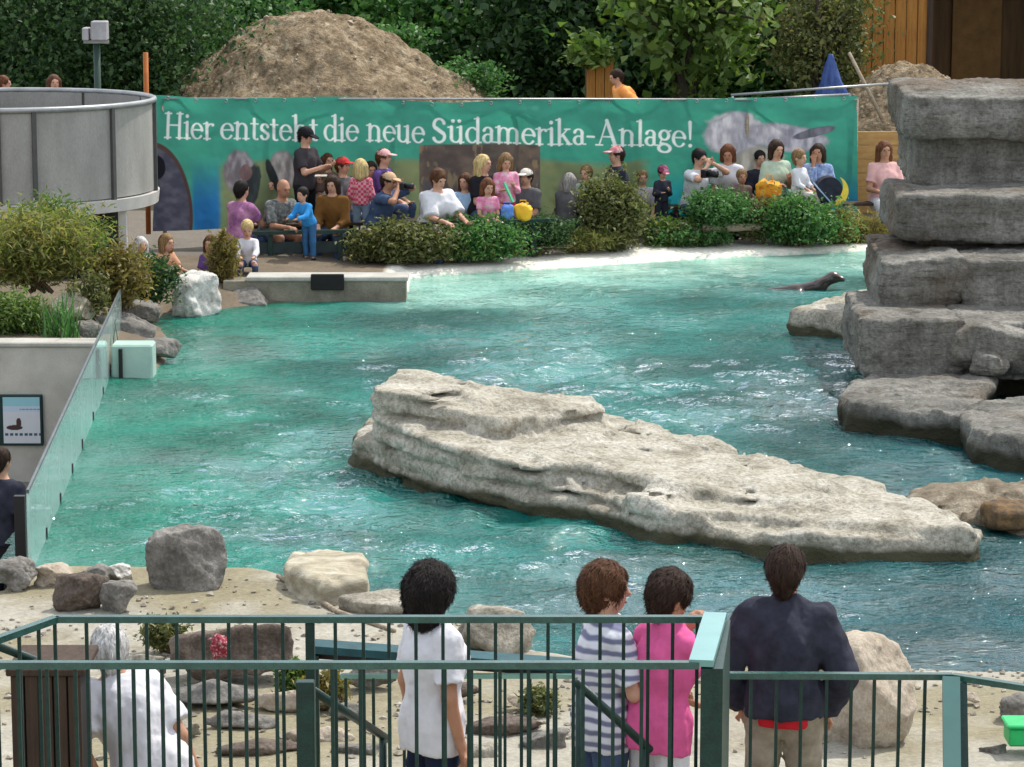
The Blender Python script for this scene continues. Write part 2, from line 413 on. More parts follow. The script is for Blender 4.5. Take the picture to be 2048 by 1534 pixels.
CONCRETE_TOP = M('concrete_coping', (0.34, 0.33, 0.29), 0.9, c2=(0.46, 0.45, 0.40), scale=3, bump=0.3, bscale=60, fine=0.25, fscale=90)
CREAM = M('cream_render', (0.62, 0.60, 0.49), 0.85, c2=(0.76, 0.74, 0.62), scale=2.2, bump=0.2, bscale=40, fine=0.12, fscale=50)
SOIL = M('soil', (0.10, 0.075, 0.05), 0.95, c2=(0.19, 0.15, 0.10), c3=(0.30, 0.25, 0.18), scale=5, bump=0.8, bscale=26, fine=0.5, fscale=45, dist=0.05)
WOOD = M('weathered_wood', (0.22, 0.17, 0.115), 0.85, c2=(0.42, 0.35, 0.26), scale=6, stretch=(1, 8, 8), bump=0.4, bscale=20, fine=0.3)
ORANGE_WOOD = M('orange_wood', (0.30, 0.125, 0.025), 0.75, c2=(0.47, 0.22, 0.05), scale=3, stretch=(6, 6, 0.7), bump=0.3, bscale=12, fine=0.25)
OCHRE_WOOD = M('ochre_board', (0.40, 0.22, 0.075), 0.8, c2=(0.56, 0.34, 0.13), scale=3, stretch=(1, 1, 5), bump=0.3, bscale=12, fine=0.25)
BROWN_WOOD = M('brown_wood', (0.035, 0.022, 0.015), 0.8, c2=(0.07, 0.045, 0.03), scale=3, stretch=(7, 7, 0.6), bump=0.3, bscale=12)

# ------------------------------------------------------------------ pool outline and terrain
GL_N = G(60, 1150); GL_F = G(243, 692)              # foot of the glass wall, near and far
WALL_Y = 31.0
PIER_R = G(305, 757)
POOL = [GL_N, np.array([GL_N[0] + (GL_F[0] - GL_N[0]) * (WALL_Y - GL_N[1]) / (GL_F[1] - GL_N[1]), WALL_Y, 0]), PIER_R, np.array([PIER_R[0] + .02, 31.5, 0]),
        G(352, 700), G(330, 655), G(300, 640), G(350, 628), G(440, 622), G(540, 606), G(640, 603), G(800, 601), np.array([*G(812, 601)[:2], 0]), G(818, 556), G(930, 548), G(1100, 538), G(1300, 525), G(1500, 514), G(1700, 504), G(1830, 497), G(2150, 492),
        np.array([13, 44, 0]), np.array([13, 18.5, 0]), G(2250, 1352), G(1930, 1350), G(1650, 1346), G(1300, 1335), G(1130, 1318), G(1030, 1285), G(900, 1238), G(770, 1212), G(650, 1180), G(570, 1146), G(420, 1142), G(200, 1142)]
POOL = [(q[0], q[1]) for q in POOL]
SUNK = [(-20, 20.6), (GL_N[0] - 0.12, 20.6), (GL_N[0] - 0.12, GL_N[1]), (POOL[1][0] - 0.12, WALL_Y + 0.22), (-20, WALL_Y + 0.22)]
def terrain(x, y):
    d = poly_sd(x, y, POOL); ds = poly_sd(x, y, SUNK)
    nz = fbm(np.stack([x * 0.9, y * 0.9, 0 * x], -1), 4, 3) - 0.5
    h = 0.12 + 0.05 * nz
    h = h + 0.10 * sstep(18.5, 15.0, y)
    far = sstep(36.5, 40, y + 0.12 * (x + 2)) ; h = h + 0.12 * far * sstep(0.9, 2.2, d)
    h = h + 0.25 * sstep(31.05, 31.4, y) * sstep(-1.8, -2.6, x - 0.0) * sstep(39, 36, y) * sstep(0.15, 1.2, d)   # left planting bed
    h = h + 0.9 * sstep(46, 60, y)
    h = np.where((y < 13.05) & (x < 0.98), 0.85, h)
    h = np.where(y < 11, 0.85, h)
    h = h - 1.3 * sstep(0.02, -0.06, ds)
    beach = sstep(36.0, 39, y) * sstep(-1.6, -1.2, x)
    depth = -0.05 - 1.25 * sstep(0, 1, -d / np.where(beach > 0.5, 4.0, 0.5))
    hin = depth
    sl = np.clip((d + 0.10) / 0.42, 0, 1)
    out = np.where(d < -0.10, np.minimum(hin, h), -0.07 + (h + 0.07) * sl)
    fb = (y > 38) & (x > -1.5)
    out = np.where(fb & (d > -0.12), -0.05 + 0.12 * np.clip((d + 0.12) / 0.24, 0, 1) + (h - 0.07) * np.clip((d - 0.12) / 1.2, 0, 1), out)
    gx = GL_N[0] + (GL_F[0] - GL_N[0]) * (y - GL_N[1]) / (GL_F[1] - GL_N[1])
    strip = (np.abs(x - gx) < 0.35) & (y > GL_N[1] - 0.05) & (y < WALL_Y + 0.1)
    out = np.where(strip, np.minimum(out, -1.0), out)
    return out, d, ds
def ground():
    xs = np.concatenate([[-400, -150, -60, -30], np.arange(-15, 14.01, 0.11), [20, 40, 80, 200, 400]])
    ys = np.concatenate([[-200, -50, -10, 0, 5, 9], np.arange(11, 48, 0.11), np.arange(48, 64, 0.5), [70, 90, 140, 300, 900]])
    X, Y = np.meshgrid(xs, ys, indexing='ij'); H, d, ds = terrain(X, Y)
    n1 = fbm(np.stack([X * 1.3, Y * 1.3, 0 * X], -1), 5, 11); n2 = fbm(np.stack([X * 5, Y * 5, 0 * X], -1), 3, 21)
    c = np.zeros(X.shape + (3,))
    cream = np.array([0.37, 0.35, 0.29]); yellow = np.array([0.26, 0.232, 0.15]); soil = np.array([0.16, 0.125, 0.085]); floor = np.array([0.03, 0.21, 0.16]); pale = np.array([0.33, 0.52, 0.40]); gravel = np.array([0.17, 0.15, 0.12]); forest = np.array([0.05, 0.045, 0.03]); dirt = np.array([0.13, 0.115, 0.07])
    c[:] = gravel
    near = (Y < 24)
    w = sstep(0.42, 0.66, n1)[..., None]
    c = np.where(near[..., None], cream * (1 - w) + yellow * w, c)
    st = sstep(0.58, 0.7, n2)[..., None] * 0.45
    c = np.where(near[..., None], c * (1 - st) + np.array([0.2, 0.17, 0.1]) * st, c)
    farsoil = ((Y > 31) & (X < -1.2) & (Y < 40))[..., None]
    c = np.where(farsoil, soil * (0.7 + 0.6 * n2[..., None]), c)
    bank = ((Y > 36) & (X > -1.6) & (d > 0.35))[..., None]; c = np.where(bank, dirt * (0.6 + 0.8 * n2[..., None]), c)
    c = np.where((Y > 46)[..., None], forest, c)
    rim = sstep(1.25, 0.95, d + .5 * (n1 - .5)) * (Y > 36) * (X > -1.7)
    c = c * (1 - rim[..., None]) + np.array([0.82, 0.80, 0.70]) * rim[..., None]
    inp = (d < 0)[..., None]
    beach = (sstep(36.0, 39, Y) * sstep(-1.6, -1.2, X))[..., None]
    c = np.where(inp, floor * (1 - beach) + pale * beach, c)
    c = np.where((ds < 0)[..., None], np.array([0.22, 0.2, 0.17]), c)
    nx, ny = X.shape; i = np.arange(nx * ny).reshape(nx, ny)
    q = np.stack([i[:-1, :-1], i[1:, :-1], i[1:, 1:], i[:-1, 1:]], -1).reshape(-1, 4)
    m = M('ground_surface', (0.85, 0.85, 0.85), 0.92, c2=(1, 1, 1), scale=6, vcol=True, bump=0.5, bscale=30, fine=0.3, fscale=28)
    o = obj('ground', np.stack([X, Y, H], -1).reshape(-1, 3), q, m, org=(0, 0, 0), smooth=True, col=c.reshape(-1, 3)); tag(o, 'pale concrete shore, banks and ground around the pool', None, None, 'structure')
ground()

# ------------------------------------------------------------------ water
def water():
    xs = np.arange(-8.5, 13.2, 0.055); ys = np.arange(16.0, 46.0, 0.06)
    X, Y = np.meshgrid(xs, ys, indexing='ij'); Z = np.zeros_like(X); rng = np.random.RandomState(4)
    warp = fbm(np.stack([X * 0.5, Y * 0.5, 0 * X], -1), 3, 50) * 3
    for k in range(22):
        lam = 0.24 * (1.085 ** k) ; a = 0.007 * lam ; th = rng.normal(1.2, 0.9); ph = rng.uniform(0, 6.3)
        Z += a * np.sin(2 * math.pi / lam * (X * math.cos(th) + Y * math.sin(th)) + ph + warp * rng.uniform(0.5, 1.6))
    Z += 0.034 * (fbm(np.stack([X * 2.4, Y * 3.4, 0 * X], -1), 3, 60) - 0.5)
    Z += 0.036 * (fbm(np.stack([X * 6, Y * 8, 0 * X], -1), 2, 64) - 0.5)
    calm = 0.45 + 0.55 * sstep(0.0, 2.2, -poly_sd(X, Y, POOL))
    calm = calm * (0.35 + 0.65 * sstep(39.5, 36.5, Y - 0.25 * (X + 1)))
    calm = calm * (0.55 + 0.75 * sstep(0.35, 0.65, fbm(np.stack([X * 0.45, Y * 0.3, 0 * X], -1), 3, 70)))
    Z *= calm
    sd = poly_sd(X, Y, POOL); ok = sd < 0.25
    nx, ny = X.shape; i = np.arange(nx * ny).reshape(nx, ny)
    q = np.stack([i[:-1, :-1], i[1:, :-1], i[1:, 1:], i[:-1, 1:]], -1)
    kp = ok[:-1, :-1] | ok[1:, 1:] | ok[1:, :-1] | ok[:-1, 1:]; q = q[kp]
    used = np.unique(q); rm = np.full(nx * ny, -1); rm[used] = np.arange(len(used))
    v = np.stack([X, Y, Z], -1).reshape(-1, 3)[used]
    m, nt, b = newmat('pool_water'); lk = nt.links.new; co = coords(nt)
    nz = nd(nt, 'ShaderNodeTexNoise', i_Scale=0.55, i_Detail=4.0, i_Roughness=0.55); lk(co, nz.inputs['Vector'])
    vc = nd(nt, 'ShaderNodeVertexColor', layer_name='Col'); mul = nd(nt, 'ShaderNodeMix', data_type='RGBA', blend_type='MULTIPLY'); mul.inputs[0].default_value = 1.0
    lk(vc.outputs['Color'], mul.inputs[6]); lk(ramp(nt, nz.outputs['Fac'], [(0.36, (0.42, 0.55, 0.52)), (0.64, (1.5, 1.3, 1.32))]), mul.inputs[7]); cc = mul.outputs[2]
    lk(cc, b.inputs['Base Color']); b.inputs['Roughness'].default_value = 0.5; b.inputs['Specular IOR Level'].default_value = 0.0
    n1 = nd(nt, 'ShaderNodeTexNoise', i_Scale=10.0, i_Detail=3.0, i_Roughness=0.6); mp = nd(nt, 'ShaderNodeMapping'); mp.inputs['Scale'].default_value = (0.8, 1.3, 1); lk(co, mp.inputs['Vector']); lk(mp.outputs[0], n1.inputs['Vector'])
    bp = nd(nt, 'ShaderNodeBump', i_Strength=1.0, i_Distance=0.165)
    nw = nd(nt, 'ShaderNodeTexNoise', i_Scale=0.42, i_Detail=3.0, i_Roughness=0.55); mp2 = nd(nt, 'ShaderNodeMapping'); mp2.inputs['Location'].default_value = (3.1, 1.7, 0); lk(co, mp2.inputs['Vector']); lk(mp2.outputs[0], nw.inputs['Vector'])
    mr = nd(nt, 'ShaderNodeMapRange'); mr.inputs['From Min'].default_value = 0.41; mr.inputs['From Max'].default_value = 0.58; mr.inputs['To Min'].default_value = 0.25; mr.inputs['To Max'].default_value = 1.0; lk(nw.outputs['Fac'], mr.inputs['Value']); lk(mr.outputs[0], bp.inputs['Strength'])
    lk(n1.outputs['Fac'], bp.inputs['Height']); lk(bp.outputs['Normal'], b.inputs['Normal'])
    tr = nd(nt, 'ShaderNodeBsdfTransparent'); tr.inputs['Color'].default_value = (0.3, 0.8, 0.7, 1)
    fr = nd(nt, 'ShaderNodeMixShader', i_Fac=0.25); lk(b.outputs[0], fr.inputs[1]); lk(tr.outputs[0], fr.inputs[2])
    gs = nd(nt, 'ShaderNodeBsdfGlossy'); gs.inputs['Roughness'].default_value = 0.03; gs.inputs['Color'].default_value = (1, 1, 1, 1); lk(bp.outputs['Normal'], gs.inputs['Normal'])
    fz = nd(nt, 'ShaderNodeFresnel', i_IOR=1.66); lk(bp.outputs['Normal'], fz.inputs['Normal'])
    sh = nd(nt, 'ShaderNodeMixShader'); lk(fz.outputs[0], sh.inputs[0]); lk(fr.outputs[0], sh.inputs[1]); lk(gs.outputs[0], sh.inputs[2])
    lk(sh.outputs[0], nt.nodes['Material Output'].inputs['Surface'])
    # water colour follows depth and painted reflections: pale over the shallow far beach, green over the light left floor, blue-green over the deep right, with dark rock reflections painted in
    Xv, Yv = v[:, 0], v[:, 1]; sdv = sd.reshape(-1)[used]; w2 = fbm(np.stack([Xv * .5, Yv * .5, 0 * Xv], -1), 3, 91)
    cv = np.zeros((len(v), 3)); cv[:] = (0.009, 0.175, 0.152)
    k = sstep(-0.6, -3.4, Xv + 2 * (w2 - .5))[:, None]; cv = cv * (1 - k) + np.array([0.003, 0.19, 0.125]) * k
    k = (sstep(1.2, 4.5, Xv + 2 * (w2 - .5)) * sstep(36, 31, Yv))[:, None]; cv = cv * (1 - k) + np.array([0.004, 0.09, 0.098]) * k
    k = (sstep(-1.0, 1.5, Xv + 2 * (w2 - .5)) * sstep(24.2, 20.5, Yv))[:, None]; cv = cv * (1 - k) + np.array([0.004, 0.085, 0.096]) * k  # dark reflection of the island rock painted into the water before it
    k = (sstep(-3.6, -0.4, sdv + .8 * (w2 - .5)) * sstep(35.5, 37.5, Yv) * sstep(-2.2, -1.2, Xv))[:, None]; cv = cv * (1 - k) + np.array([0.26, 0.55, 0.45]) * k
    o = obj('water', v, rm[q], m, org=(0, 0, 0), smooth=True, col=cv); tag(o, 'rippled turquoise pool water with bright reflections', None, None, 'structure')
water()

# ------------------------------------------------------------------ layered rock island
def slab_field(X, Y, Z, poly, top, bot, rnd=0.06):
    d2 = poly_sd(X[:, :, 0], Y[:, :, 0], poly)[:, :, None]
    dz = np.maximum(Z - top, bot - Z)
    a = np.maximum(d2 + rnd, 0); b = np.maximum(dz + rnd, 0)
    return np.minimum(np.maximum(d2 + rnd, dz + rnd), 0) + np.sqrt(a * a + b * b) - rnd
def island():
    h = 0.034
    xs = np.arange(-2.1, 4.4, h); ys = np.arange(21.6, 30.2, h); zs = np.arange(-0.35, 1.15, h)
    X, Y, Z = np.meshgrid(xs, ys, zs, indexing='ij')
    def pg(*uvz): return [G(u, v, z)[:2] for u, v, z in uvz]
    low = pg((708, 905, .12), (850, 945, .1), (1040, 990, .1), (1240, 1035, .1), (1440, 1075, .1), (1600, 1100, .08), (1800, 1112, .06), (1950, 1108, .06), (1970, 1075, .15), (1850, 1010, .15), (1650, 950, .15), (1400, 880, .15), (1215, 830, .15), (1000, 790, .15), (780, 790, .15), (712, 840, .2))
    mid = pg((742, 842, .5), (900, 905, .42), (1060, 945, .38), (1150, 925, .42), (1300, 950, .42), (1480, 975, .40), (1640, 990, .36), (1800, 1012, .3), (1700, 965, .3), (1500, 910, .4), (1300, 855, .45), (1215, 815, .5), (1000, 800, .5), (760, 790, .5))
    up = pg((745, 790, .74), (880, 808, .72), (1000, 822, .70), (1110, 812, .66), (1215, 808, .6), (1190, 782, .62), (1000, 757, .72), (900, 748, .76), (800, 746, .76), (748, 768, .75))
    front = pg((710, 870, .3), (860, 915, .3), (1040, 960, .28), (1200, 985, .26), (1330, 1015, .3), (1480, 1010, .32), (1640, 1030, .3), (1820, 1060, .25), (1950, 1088, .16), (1900, 1040, .2), (1700, 985, .3), (1400, 930, .3), (1100, 880, .3), (800, 820, .3))
    wob = 0.10 * (fbm(np.stack([X[:, :, 0] * 1.5, Y[:, :, 0] * 1.5, 0 * X[:, :, 0]], -1), 4, 5) - 0.5)[:, :, None]
    lz = lambda z0, z1, u0=-1.5, u1=3.6: (z0 + (z1 - z0) * np.clip((X - u0) / (u1 - u0), 0, 1))
    f = slab_field(X, Y, Z, low, lz(0.16, 0.21) + wob * 0.4, -0.5, 0.05)
    for pgn, t0, t1, th, xe in ((front, 0.30, 0.27, 0.22, 3.6), (mid, 0.55, 0.25, 0.20, 3.2), (up, 0.84, 0.52, 0.2, 1.0)):
        top = lz(t0, t1, -1.5, xe) + wob
        g = slab_field(X, Y, Z, pgn, top, top - th - 0.25, 0.05)
        k = 0.05; hh = np.clip(0.5 + 0.5 * (g - f) / k, 0, 1); f = g * (1 - hh) + f * hh - k * hh * (1 - hh)
    w = np.argwhere(np.abs(f) < 0.2); p = np.array([xs[0], ys[0], zs[0]]) + w * h
    str_ = fbm(p * np.array([1.6, 1.6, 9.0]) + 3, 4, 8) - 0.5      # bedding planes
    lump = fbm(p * 3.2, 4, 18) - 0.5; fine = fbm(p * 13, 3, 28) - 0.5
    bed = p[:, 2] + 0.05 * p[:, 0] + 0.12 * (fbm(p * 0.9, 3, 44) - 0.5); ph = (bed / 0.15) % 1.0
    notch = np.exp(-((ph - 0.5) / 0.13) ** 2) * (fbm(p * 1.1 + 9, 3, 45) > 0.42)
    f[w[:, 0], w[:, 1], w[:, 2]] += 0.15 * str_ + 0.10 * lump + 0.065 * fine + 0.07 * notch * sstep(0.05, 0.22, p[:, 2]) * sstep(2.6, 1.8, p[:, 0])
    v, q = surfnet(f, (xs[0], ys[0], zs[0]), h)
    m, nt, b = newmat('island_stone'); lk = nt.links.new; co = coords(nt)
    n1 = nd(nt, 'ShaderNodeTexNoise', i_Scale=2.4, i_Detail=8.0, i_Roughness=0.68); lk(co, n1.inputs['Vector'])
    c1 = ramp(nt, n1.outputs['Fac'], [(0.3, (0.22, 0.20, 0.155)), (0.48, (0.43, 0.405, 0.34)), (0.66, (0.60, 0.58, 0.52))])
    n2 = nd(nt, 'ShaderNodeTexNoise', i_Scale=26.0, i_Detail=5.0, i_Roughness=0.7); lk(co, n2.inputs['Vector'])
    c2 = ramp(nt, n2.outputs['Fac'], [(0.32, (0.5, 0.48, 0.44)), (0.6, (1.08, 1.08, 1.05))])
    mx = nd(nt, 'ShaderNodeMix', data_type='RGBA', blend_type='MULTIPLY'); mx.inputs[0].default_value = 1.0; lk(c1, mx.inputs[6]); lk(c2, mx.inputs[7])
    sx = nd(nt, 'ShaderNodeSeparateXYZ'); lk(co, sx.inputs[0])                    # wet algae band at the waterline
    n3 = nd(nt, 'ShaderNodeTexNoise', i_Scale=3.5, i_Detail=5.0); lk(co, n3.inputs['Vector'])
    ma = nd(nt, 'ShaderNodeMath', operation='MULTIPLY_ADD'); lk(n3.outputs['Fac'], ma.inputs[0]); ma.inputs[1].default_value = -0.16; lk(sx.outputs['Z'], ma.inputs[2])
    al = ramp(nt, ma.outputs[0], [(0.0, (1, 1, 1)), (0.06, (0, 0, 0))])
    m2 = nd(nt, 'ShaderNodeMix', data_type='RGBA'); lk(al, m2.inputs[0]); lk(mx.outputs[2], m2.inputs[6]); m2.inputs[7].default_value = (0.075, 0.07, 0.04, 1)
    lk(m2.outputs[2], b.inputs['Base Color']); b.inputs['Roughness'].default_value = 0.9; b.inputs['Specular IOR Level'].default_value = 0.25
    bp = nd(nt, 'ShaderNodeBump', i_Strength=0.8, i_Distance=0.05); lk(n2.outputs['Fac'], bp.inputs['Height']); lk(bp.outputs['Normal'], b.inputs['Normal'])
    MATS['island_stone'] = m
    o = obj('rock_island', v, q, m, org=(1.0, 24.5, 0), smooth=True); tag(o, 'long pale layered rock island sloping down to the right in the water', 'rock')
island()
# low flat rock in front of the tower's left side and brown rocks by the right frame edge
def slab_rock(name, poly, top, seed, mat, label, h=0.04, bot=-0.3, amp=0.12):
    poly = np.array([q[:2] for q in poly]); lo = poly.min(0) - 0.3; hi = poly.max(0) + 0.3
    xs = np.arange(lo[0], hi[0], h); ys = np.arange(lo[1], hi[1], h); zs = np.arange(bot - 0.1, top + 0.3, h)
    X, Y, Z = np.meshgrid(xs, ys, zs, indexing='ij'); f = slab_field(X, Y, Z, poly, top, bot, min(0.08, (top - bot) * 0.3))
    w = np.argwhere(np.abs(f) < 0.2); p = np.array([xs[0], ys[0], zs[0]]) + w * h
    f[w[:, 0], w[:, 1], w[:, 2]] += amp * 1.4 * (fbm(p * np.array([2, 2, 5.]) + seed, 4, seed) - 0.5) + 0.4 * amp * (fbm(p * 11, 3, seed + 3) - 0.5)
    v, q = surfnet(f, (xs[0], ys[0], zs[0]), h)
    o = obj(name, v, q, mat, org=(lo[0] / 2 + hi[0] / 2, lo[1] / 2 + hi[1] / 2, 0), smooth=True)
    return tag(o, label, 'rock')
slab_rock('flat_rock', [G(1576, 662), G(1700, 684), G(1800, 690), G(1900, 640), G(1850, 560, .3), G(1760, 562, .3), G(1650, 598, .3)], 0.30, 31, MATS['island_stone'], 'pale flat rock jutting into the water behind the stepped rock tower')
slab_rock('shore_rock', [G(1790, 1000), G(1860, 1030), G(1920, 1050), G(2060, 1066), G(2200, 1070), G(2200, 985), G(2040, 985), G(1900, 985)], 0.10, 37, M('rock_tan', (0.10, 0.075, 0.05), .9, c2=(.2, .165, .115), c3=(.36, .32, .24), scale=5, bump=.9, fine=.5), 'low brown shore rocks at the right edge behind the island tip', h=.03, amp=.34)
o = slab_rock('ochre_rock', [G(1965, 1012, .2), G(2000, 1024, .2), G(2080, 1026, .2), G(2100, 1006, .2), G(2000, 1004, .2)], 0.21, 41, M('rock_ochre', (0.06, 0.045, 0.03), 0.9, c2=(0.19, 0.115, 0.05), scale=12, bump=.8), 'small orange stained rock lying on the brown shore rocks', bot=0.02, amp=0.13, h=.022)

# ------------------------------------------------------------------ stepped rock tower
def tower_stone():
    m, nt, b = newmat('tower_stone'); lk = nt.links.new; gm = nd(nt, 'ShaderNodeNewGeometry'); co = gm.outputs['Position']
    def nz(scale, st=(1, 1, 1), det=7.0, ro=0.62, off=(0, 0, 0)):
        mp = nd(nt, 'ShaderNodeMapping'); mp.inputs['Scale'].default_value = st; mp.inputs['Location'].default_value = off; lk(co, mp.inputs['Vector'])
        n = nd(nt, 'ShaderNodeTexNoise', i_Scale=scale, i_Detail=det, i_Roughness=ro); lk(mp.outputs[0], n.inputs['Vector']); return n.outputs['Fac']
    def mixc(f, a_, b_, mode='MIX'):
        x = nd(nt, 'ShaderNodeMix', data_type='RGBA', blend_type=mode)
        if isinstance(f, float): x.inputs[0].default_value = f
        else: lk(f, x.inputs[0])
        for i, q in ((6, a_), (7, b_)):
            if isinstance(q, tuple): x.inputs[i].default_value = (*q, 1)
            else: lk(q, x.inputs[i])
        return x.outputs[2]
    c = ramp(nt, nz(1.7), [(0.3, (0.135, 0.132, 0.115)), (0.5, (0.235, 0.228, 0.20)), (0.68, (0.36, 0.35, 0.31))])
    c = mixc(ramp(nt, nz(0.8, (1, 1, .8), 5.0, .6, (4, 2, 7)), [(0.5, (0, 0, 0)), (0.66, (.75, .75, .75))]), c, (0.15, 0.105, 0.066))      # iron stains
    c = mixc(1.0, c, ramp(nt, nz(3.5, (3, 3, .35), 6.0, .65), [(0.32, (.78, .78, .77)), (0.58, (1.06, 1.06, 1.06))]), 'MULTIPLY')                   # run-down streaks
    c = mixc(1.0, c, ramp(nt, nz(4.0, (.7, .7, 6), 6.0, .7), [(0.30, (.42, .41, .38)), (0.45, (1, 1, 1))]), 'MULTIPLY')                        # bedding cracks
    c = mixc(1.0, c, ramp(nt, nz(24.0, (1, 1, 1), 5.0, .72), [(0.32, (.55, .55, .55)), (0.62, (1.12, 1.12, 1.12))]), 'MULTIPLY')
    sx = nd(nt, 'ShaderNodeSeparateXYZ'); lk(co, sx.inputs[0]); ma = nd(nt, 'ShaderNodeMath', operation='MULTIPLY_ADD'); lk(nz(3.0), ma.inputs[0]); ma.inputs[1].default_value = -.25; lk(sx.outputs['Z'], ma.inputs[2])
    c = mixc(ramp(nt, ma.outputs[0], [(0.0, (1, 1, 1)), (0.08, (0, 0, 0))]), c, (0.04, 0.04, 0.022))
    lk(c, b.inputs['Base Color']); b.inputs['Roughness'].default_value = .92; b.inputs['Specular IOR Level'].default_value = .25
    bp = nd(nt, 'ShaderNodeBump', i_Strength=.9, i_Distance=.09); lk(nz(11.0, (1, 1, 1.6), 7.0, .7), bp.inputs['Height']); lk(bp.outputs['Normal'], b.inputs['Normal'])
    MATS['tower_stone'] = m; return m
TOWER_STONE = tower_stone()
def tower():
    e = empty('rock_tower', (6.2, 31.5, 0), 'tall grey stepped tower of stacked rock layers standing in the water', 'rock tower')
    XR = 8.6
    def X(u, Y): return P(u, 700, Y)[0]
    rows = [('rock_layer', 1805, 33.0, 37.2, 2.52, 2.98, None), ('rock_layer', 1822, 33.3, 36.4, 1.96, 2.50, None), ('rock_layer', 1795, 31.5, 35.8, 1.52, 1.94, None),
            ('rock_layer', 1835, 32.0, 35.4, 1.34, 1.52, None), ('rock_layer', 1760, 30.6, 34.8, 0.865, 1.36, 1925), ('rock_layer', 1722, 29.5, 34.2, 0.26, 0.865, 1922)]
    for i, (nm, u, y0, y1, z0, z1, seam) in enumerate(rows):
        x0 = X(u, y0)
        segs = [(x0, XR)] if seam is None else [(x0, X(seam, y0) - 0.004), (X(seam, y0) + 0.004, XR)]
        for j, (a, b) in enumerate(segs):
            h = 0.036
            xs = np.arange(a - 0.2, min(b, 7.8) + 0.2, h); ys = np.arange(y0 - 0.2, y0 + 2.6, h); zs = np.arange(z0 - 0.2, z1 + 0.2, h)
            Xg, Yg, Zg = np.meshgrid(xs, ys, zs, indexing='ij')
            bb = min(b, 7.7); yy = y0 + 2.4
            poly = [(a, y0 + (0.1 if j == 0 else 0.03)), (a + 0.18, y0), (bb, y0 - 0.05 * (i % 2)), (bb, yy), (a + 0.1, yy)] if j == 0 else [(a, y0 - 0.04), (bb, y0), (bb, yy), (a, yy)]
            f = slab_field(Xg, Yg, Zg, poly, z1, z0 - 0.05, 0.025)
            w = np.argwhere(np.abs(f) < 0.2); p = np.array([xs[0], ys[0], zs[0]]) + w * h
            s = 100 + i * 7 + j
            f[w[:, 0], w[:, 1], w[:, 2]] += 0.16 * (np.floor(fbm(p * np.array([0.8, 0.8, 3.4]) + s, 3, s) * 9) / 9 - 0.5) + 0.05 * (fbm(p * np.array([1, 1, 9.0]) + s, 3, s + 9) - 0.5) + 0.055 * (fbm(p * 14, 3, s + 4) - 0.5)
            v, q = surfnet(f, (xs[0], ys[0], zs[0]), h); obj('rock_layer', v, q, TOWER_STONE, e, smooth=True)
    # wide ledge round the foot, two lobes
    for k, (poly, top, s) in enumerate(((
            [G(1682, 800, .2), G(1700, 850, .05), G(1800, 868, .05), G(1935, 880, .05), (5.2, 29.9), (8, 30), (8, 31.5), G(1720, 752, .28)], 0.27, 141),
            ([G(1918, 870, .1), G(1945, 915, .05), G(2040, 935, .05), (6.5, 25.8), (8, 26), (8, 30), G(2000, 800, .3), G(1930, 822, .25)], 0.32, 151))):
        poly = np.array([q[:2] for q in poly]); lo = poly.min(0) - 0.2; hi = np.minimum(poly.max(0) + 0.2, [7.5, 99]); h = 0.045
        xs = np.arange(lo[0], hi[0], h); ys = np.arange(lo[1], hi[1], h); zs = np.arange(-0.4, top + 0.25, h)
        Xg, Yg, Zg = np.meshgrid(xs, ys, zs, indexing='ij'); f = slab_field(Xg, Yg, Zg, poly, top, -0.6, 0.05)
        w = np.argwhere(np.abs(f) < 0.25); p = np.array([xs[0], ys[0], zs[0]]) + w * h
        f[w[:, 0], w[:, 1], w[:, 2]] += 0.26 * (np.floor(fbm(p * np.array([1.0, 1.0, 3.0]) + s, 3, s) * 8) / 8 - 0.5) + 0.09 * (fbm(p * 8, 3, s + 4) - 0.5) + (0.16 * np.clip(0.12 - p[:, 2], 0, 1))
        v, q = surfnet(f, (xs[0], ys[0], zs[0]), h); obj('ledge', v, q, TOWER_STONE, e, smooth=True)
    for (u, v_, Y, r, s) in ((2010, 700, 29.4, (.55, .3, .3), 5), (1975, 725, 29.2, (.22, .2, .13), 6)):
        c = P(u, v_, Y); v, q = rock_mesh(c, r, s, n=24); obj('boulder', v, q, TOWER_STONE, e, smooth=True)
tower()

# ------------------------------------------------------------------ concrete wall, pier, glass wall, sign
wl = empty('concrete_wall', (-5.5, 31.1, -1.2), 'rough grey concrete wall below the planting left of the glass', 'wall')
xg = POOL[1][0]
MB().box((-12, WALL_Y, -1.3), (xg - 0.02, WALL_Y + 0.3, 0.345)).make('wall_face', CONCRETE, wl)
MB().box((-12, WALL_Y - 0.03, 0.347), (xg - 0.025, WALL_Y + 0.33, 0.40), bev=0.012).make('coping', CONCRETE_TOP, wl)
pr = MB().box((xg + 0.03, WALL_Y, -1.3), (PIER_R[0], WALL_Y + 0.35, 0.37), bev=0.02).make('concrete_pier', M('pier_render', (0.27, 0.40, 0.35), 0.85, c2=(0.36, 0.5, 0.43), scale=3, bump=.2), None)
tag(pr, 'short pale concrete pier standing in the pool at the end of the glass', 'pier')
MB().box((xg + 0.12, WALL_Y - 0.05, -0.4), (xg + 0.16, WALL_Y - 0.003, 0.33)).make('guide_rail', BLACK, pr)
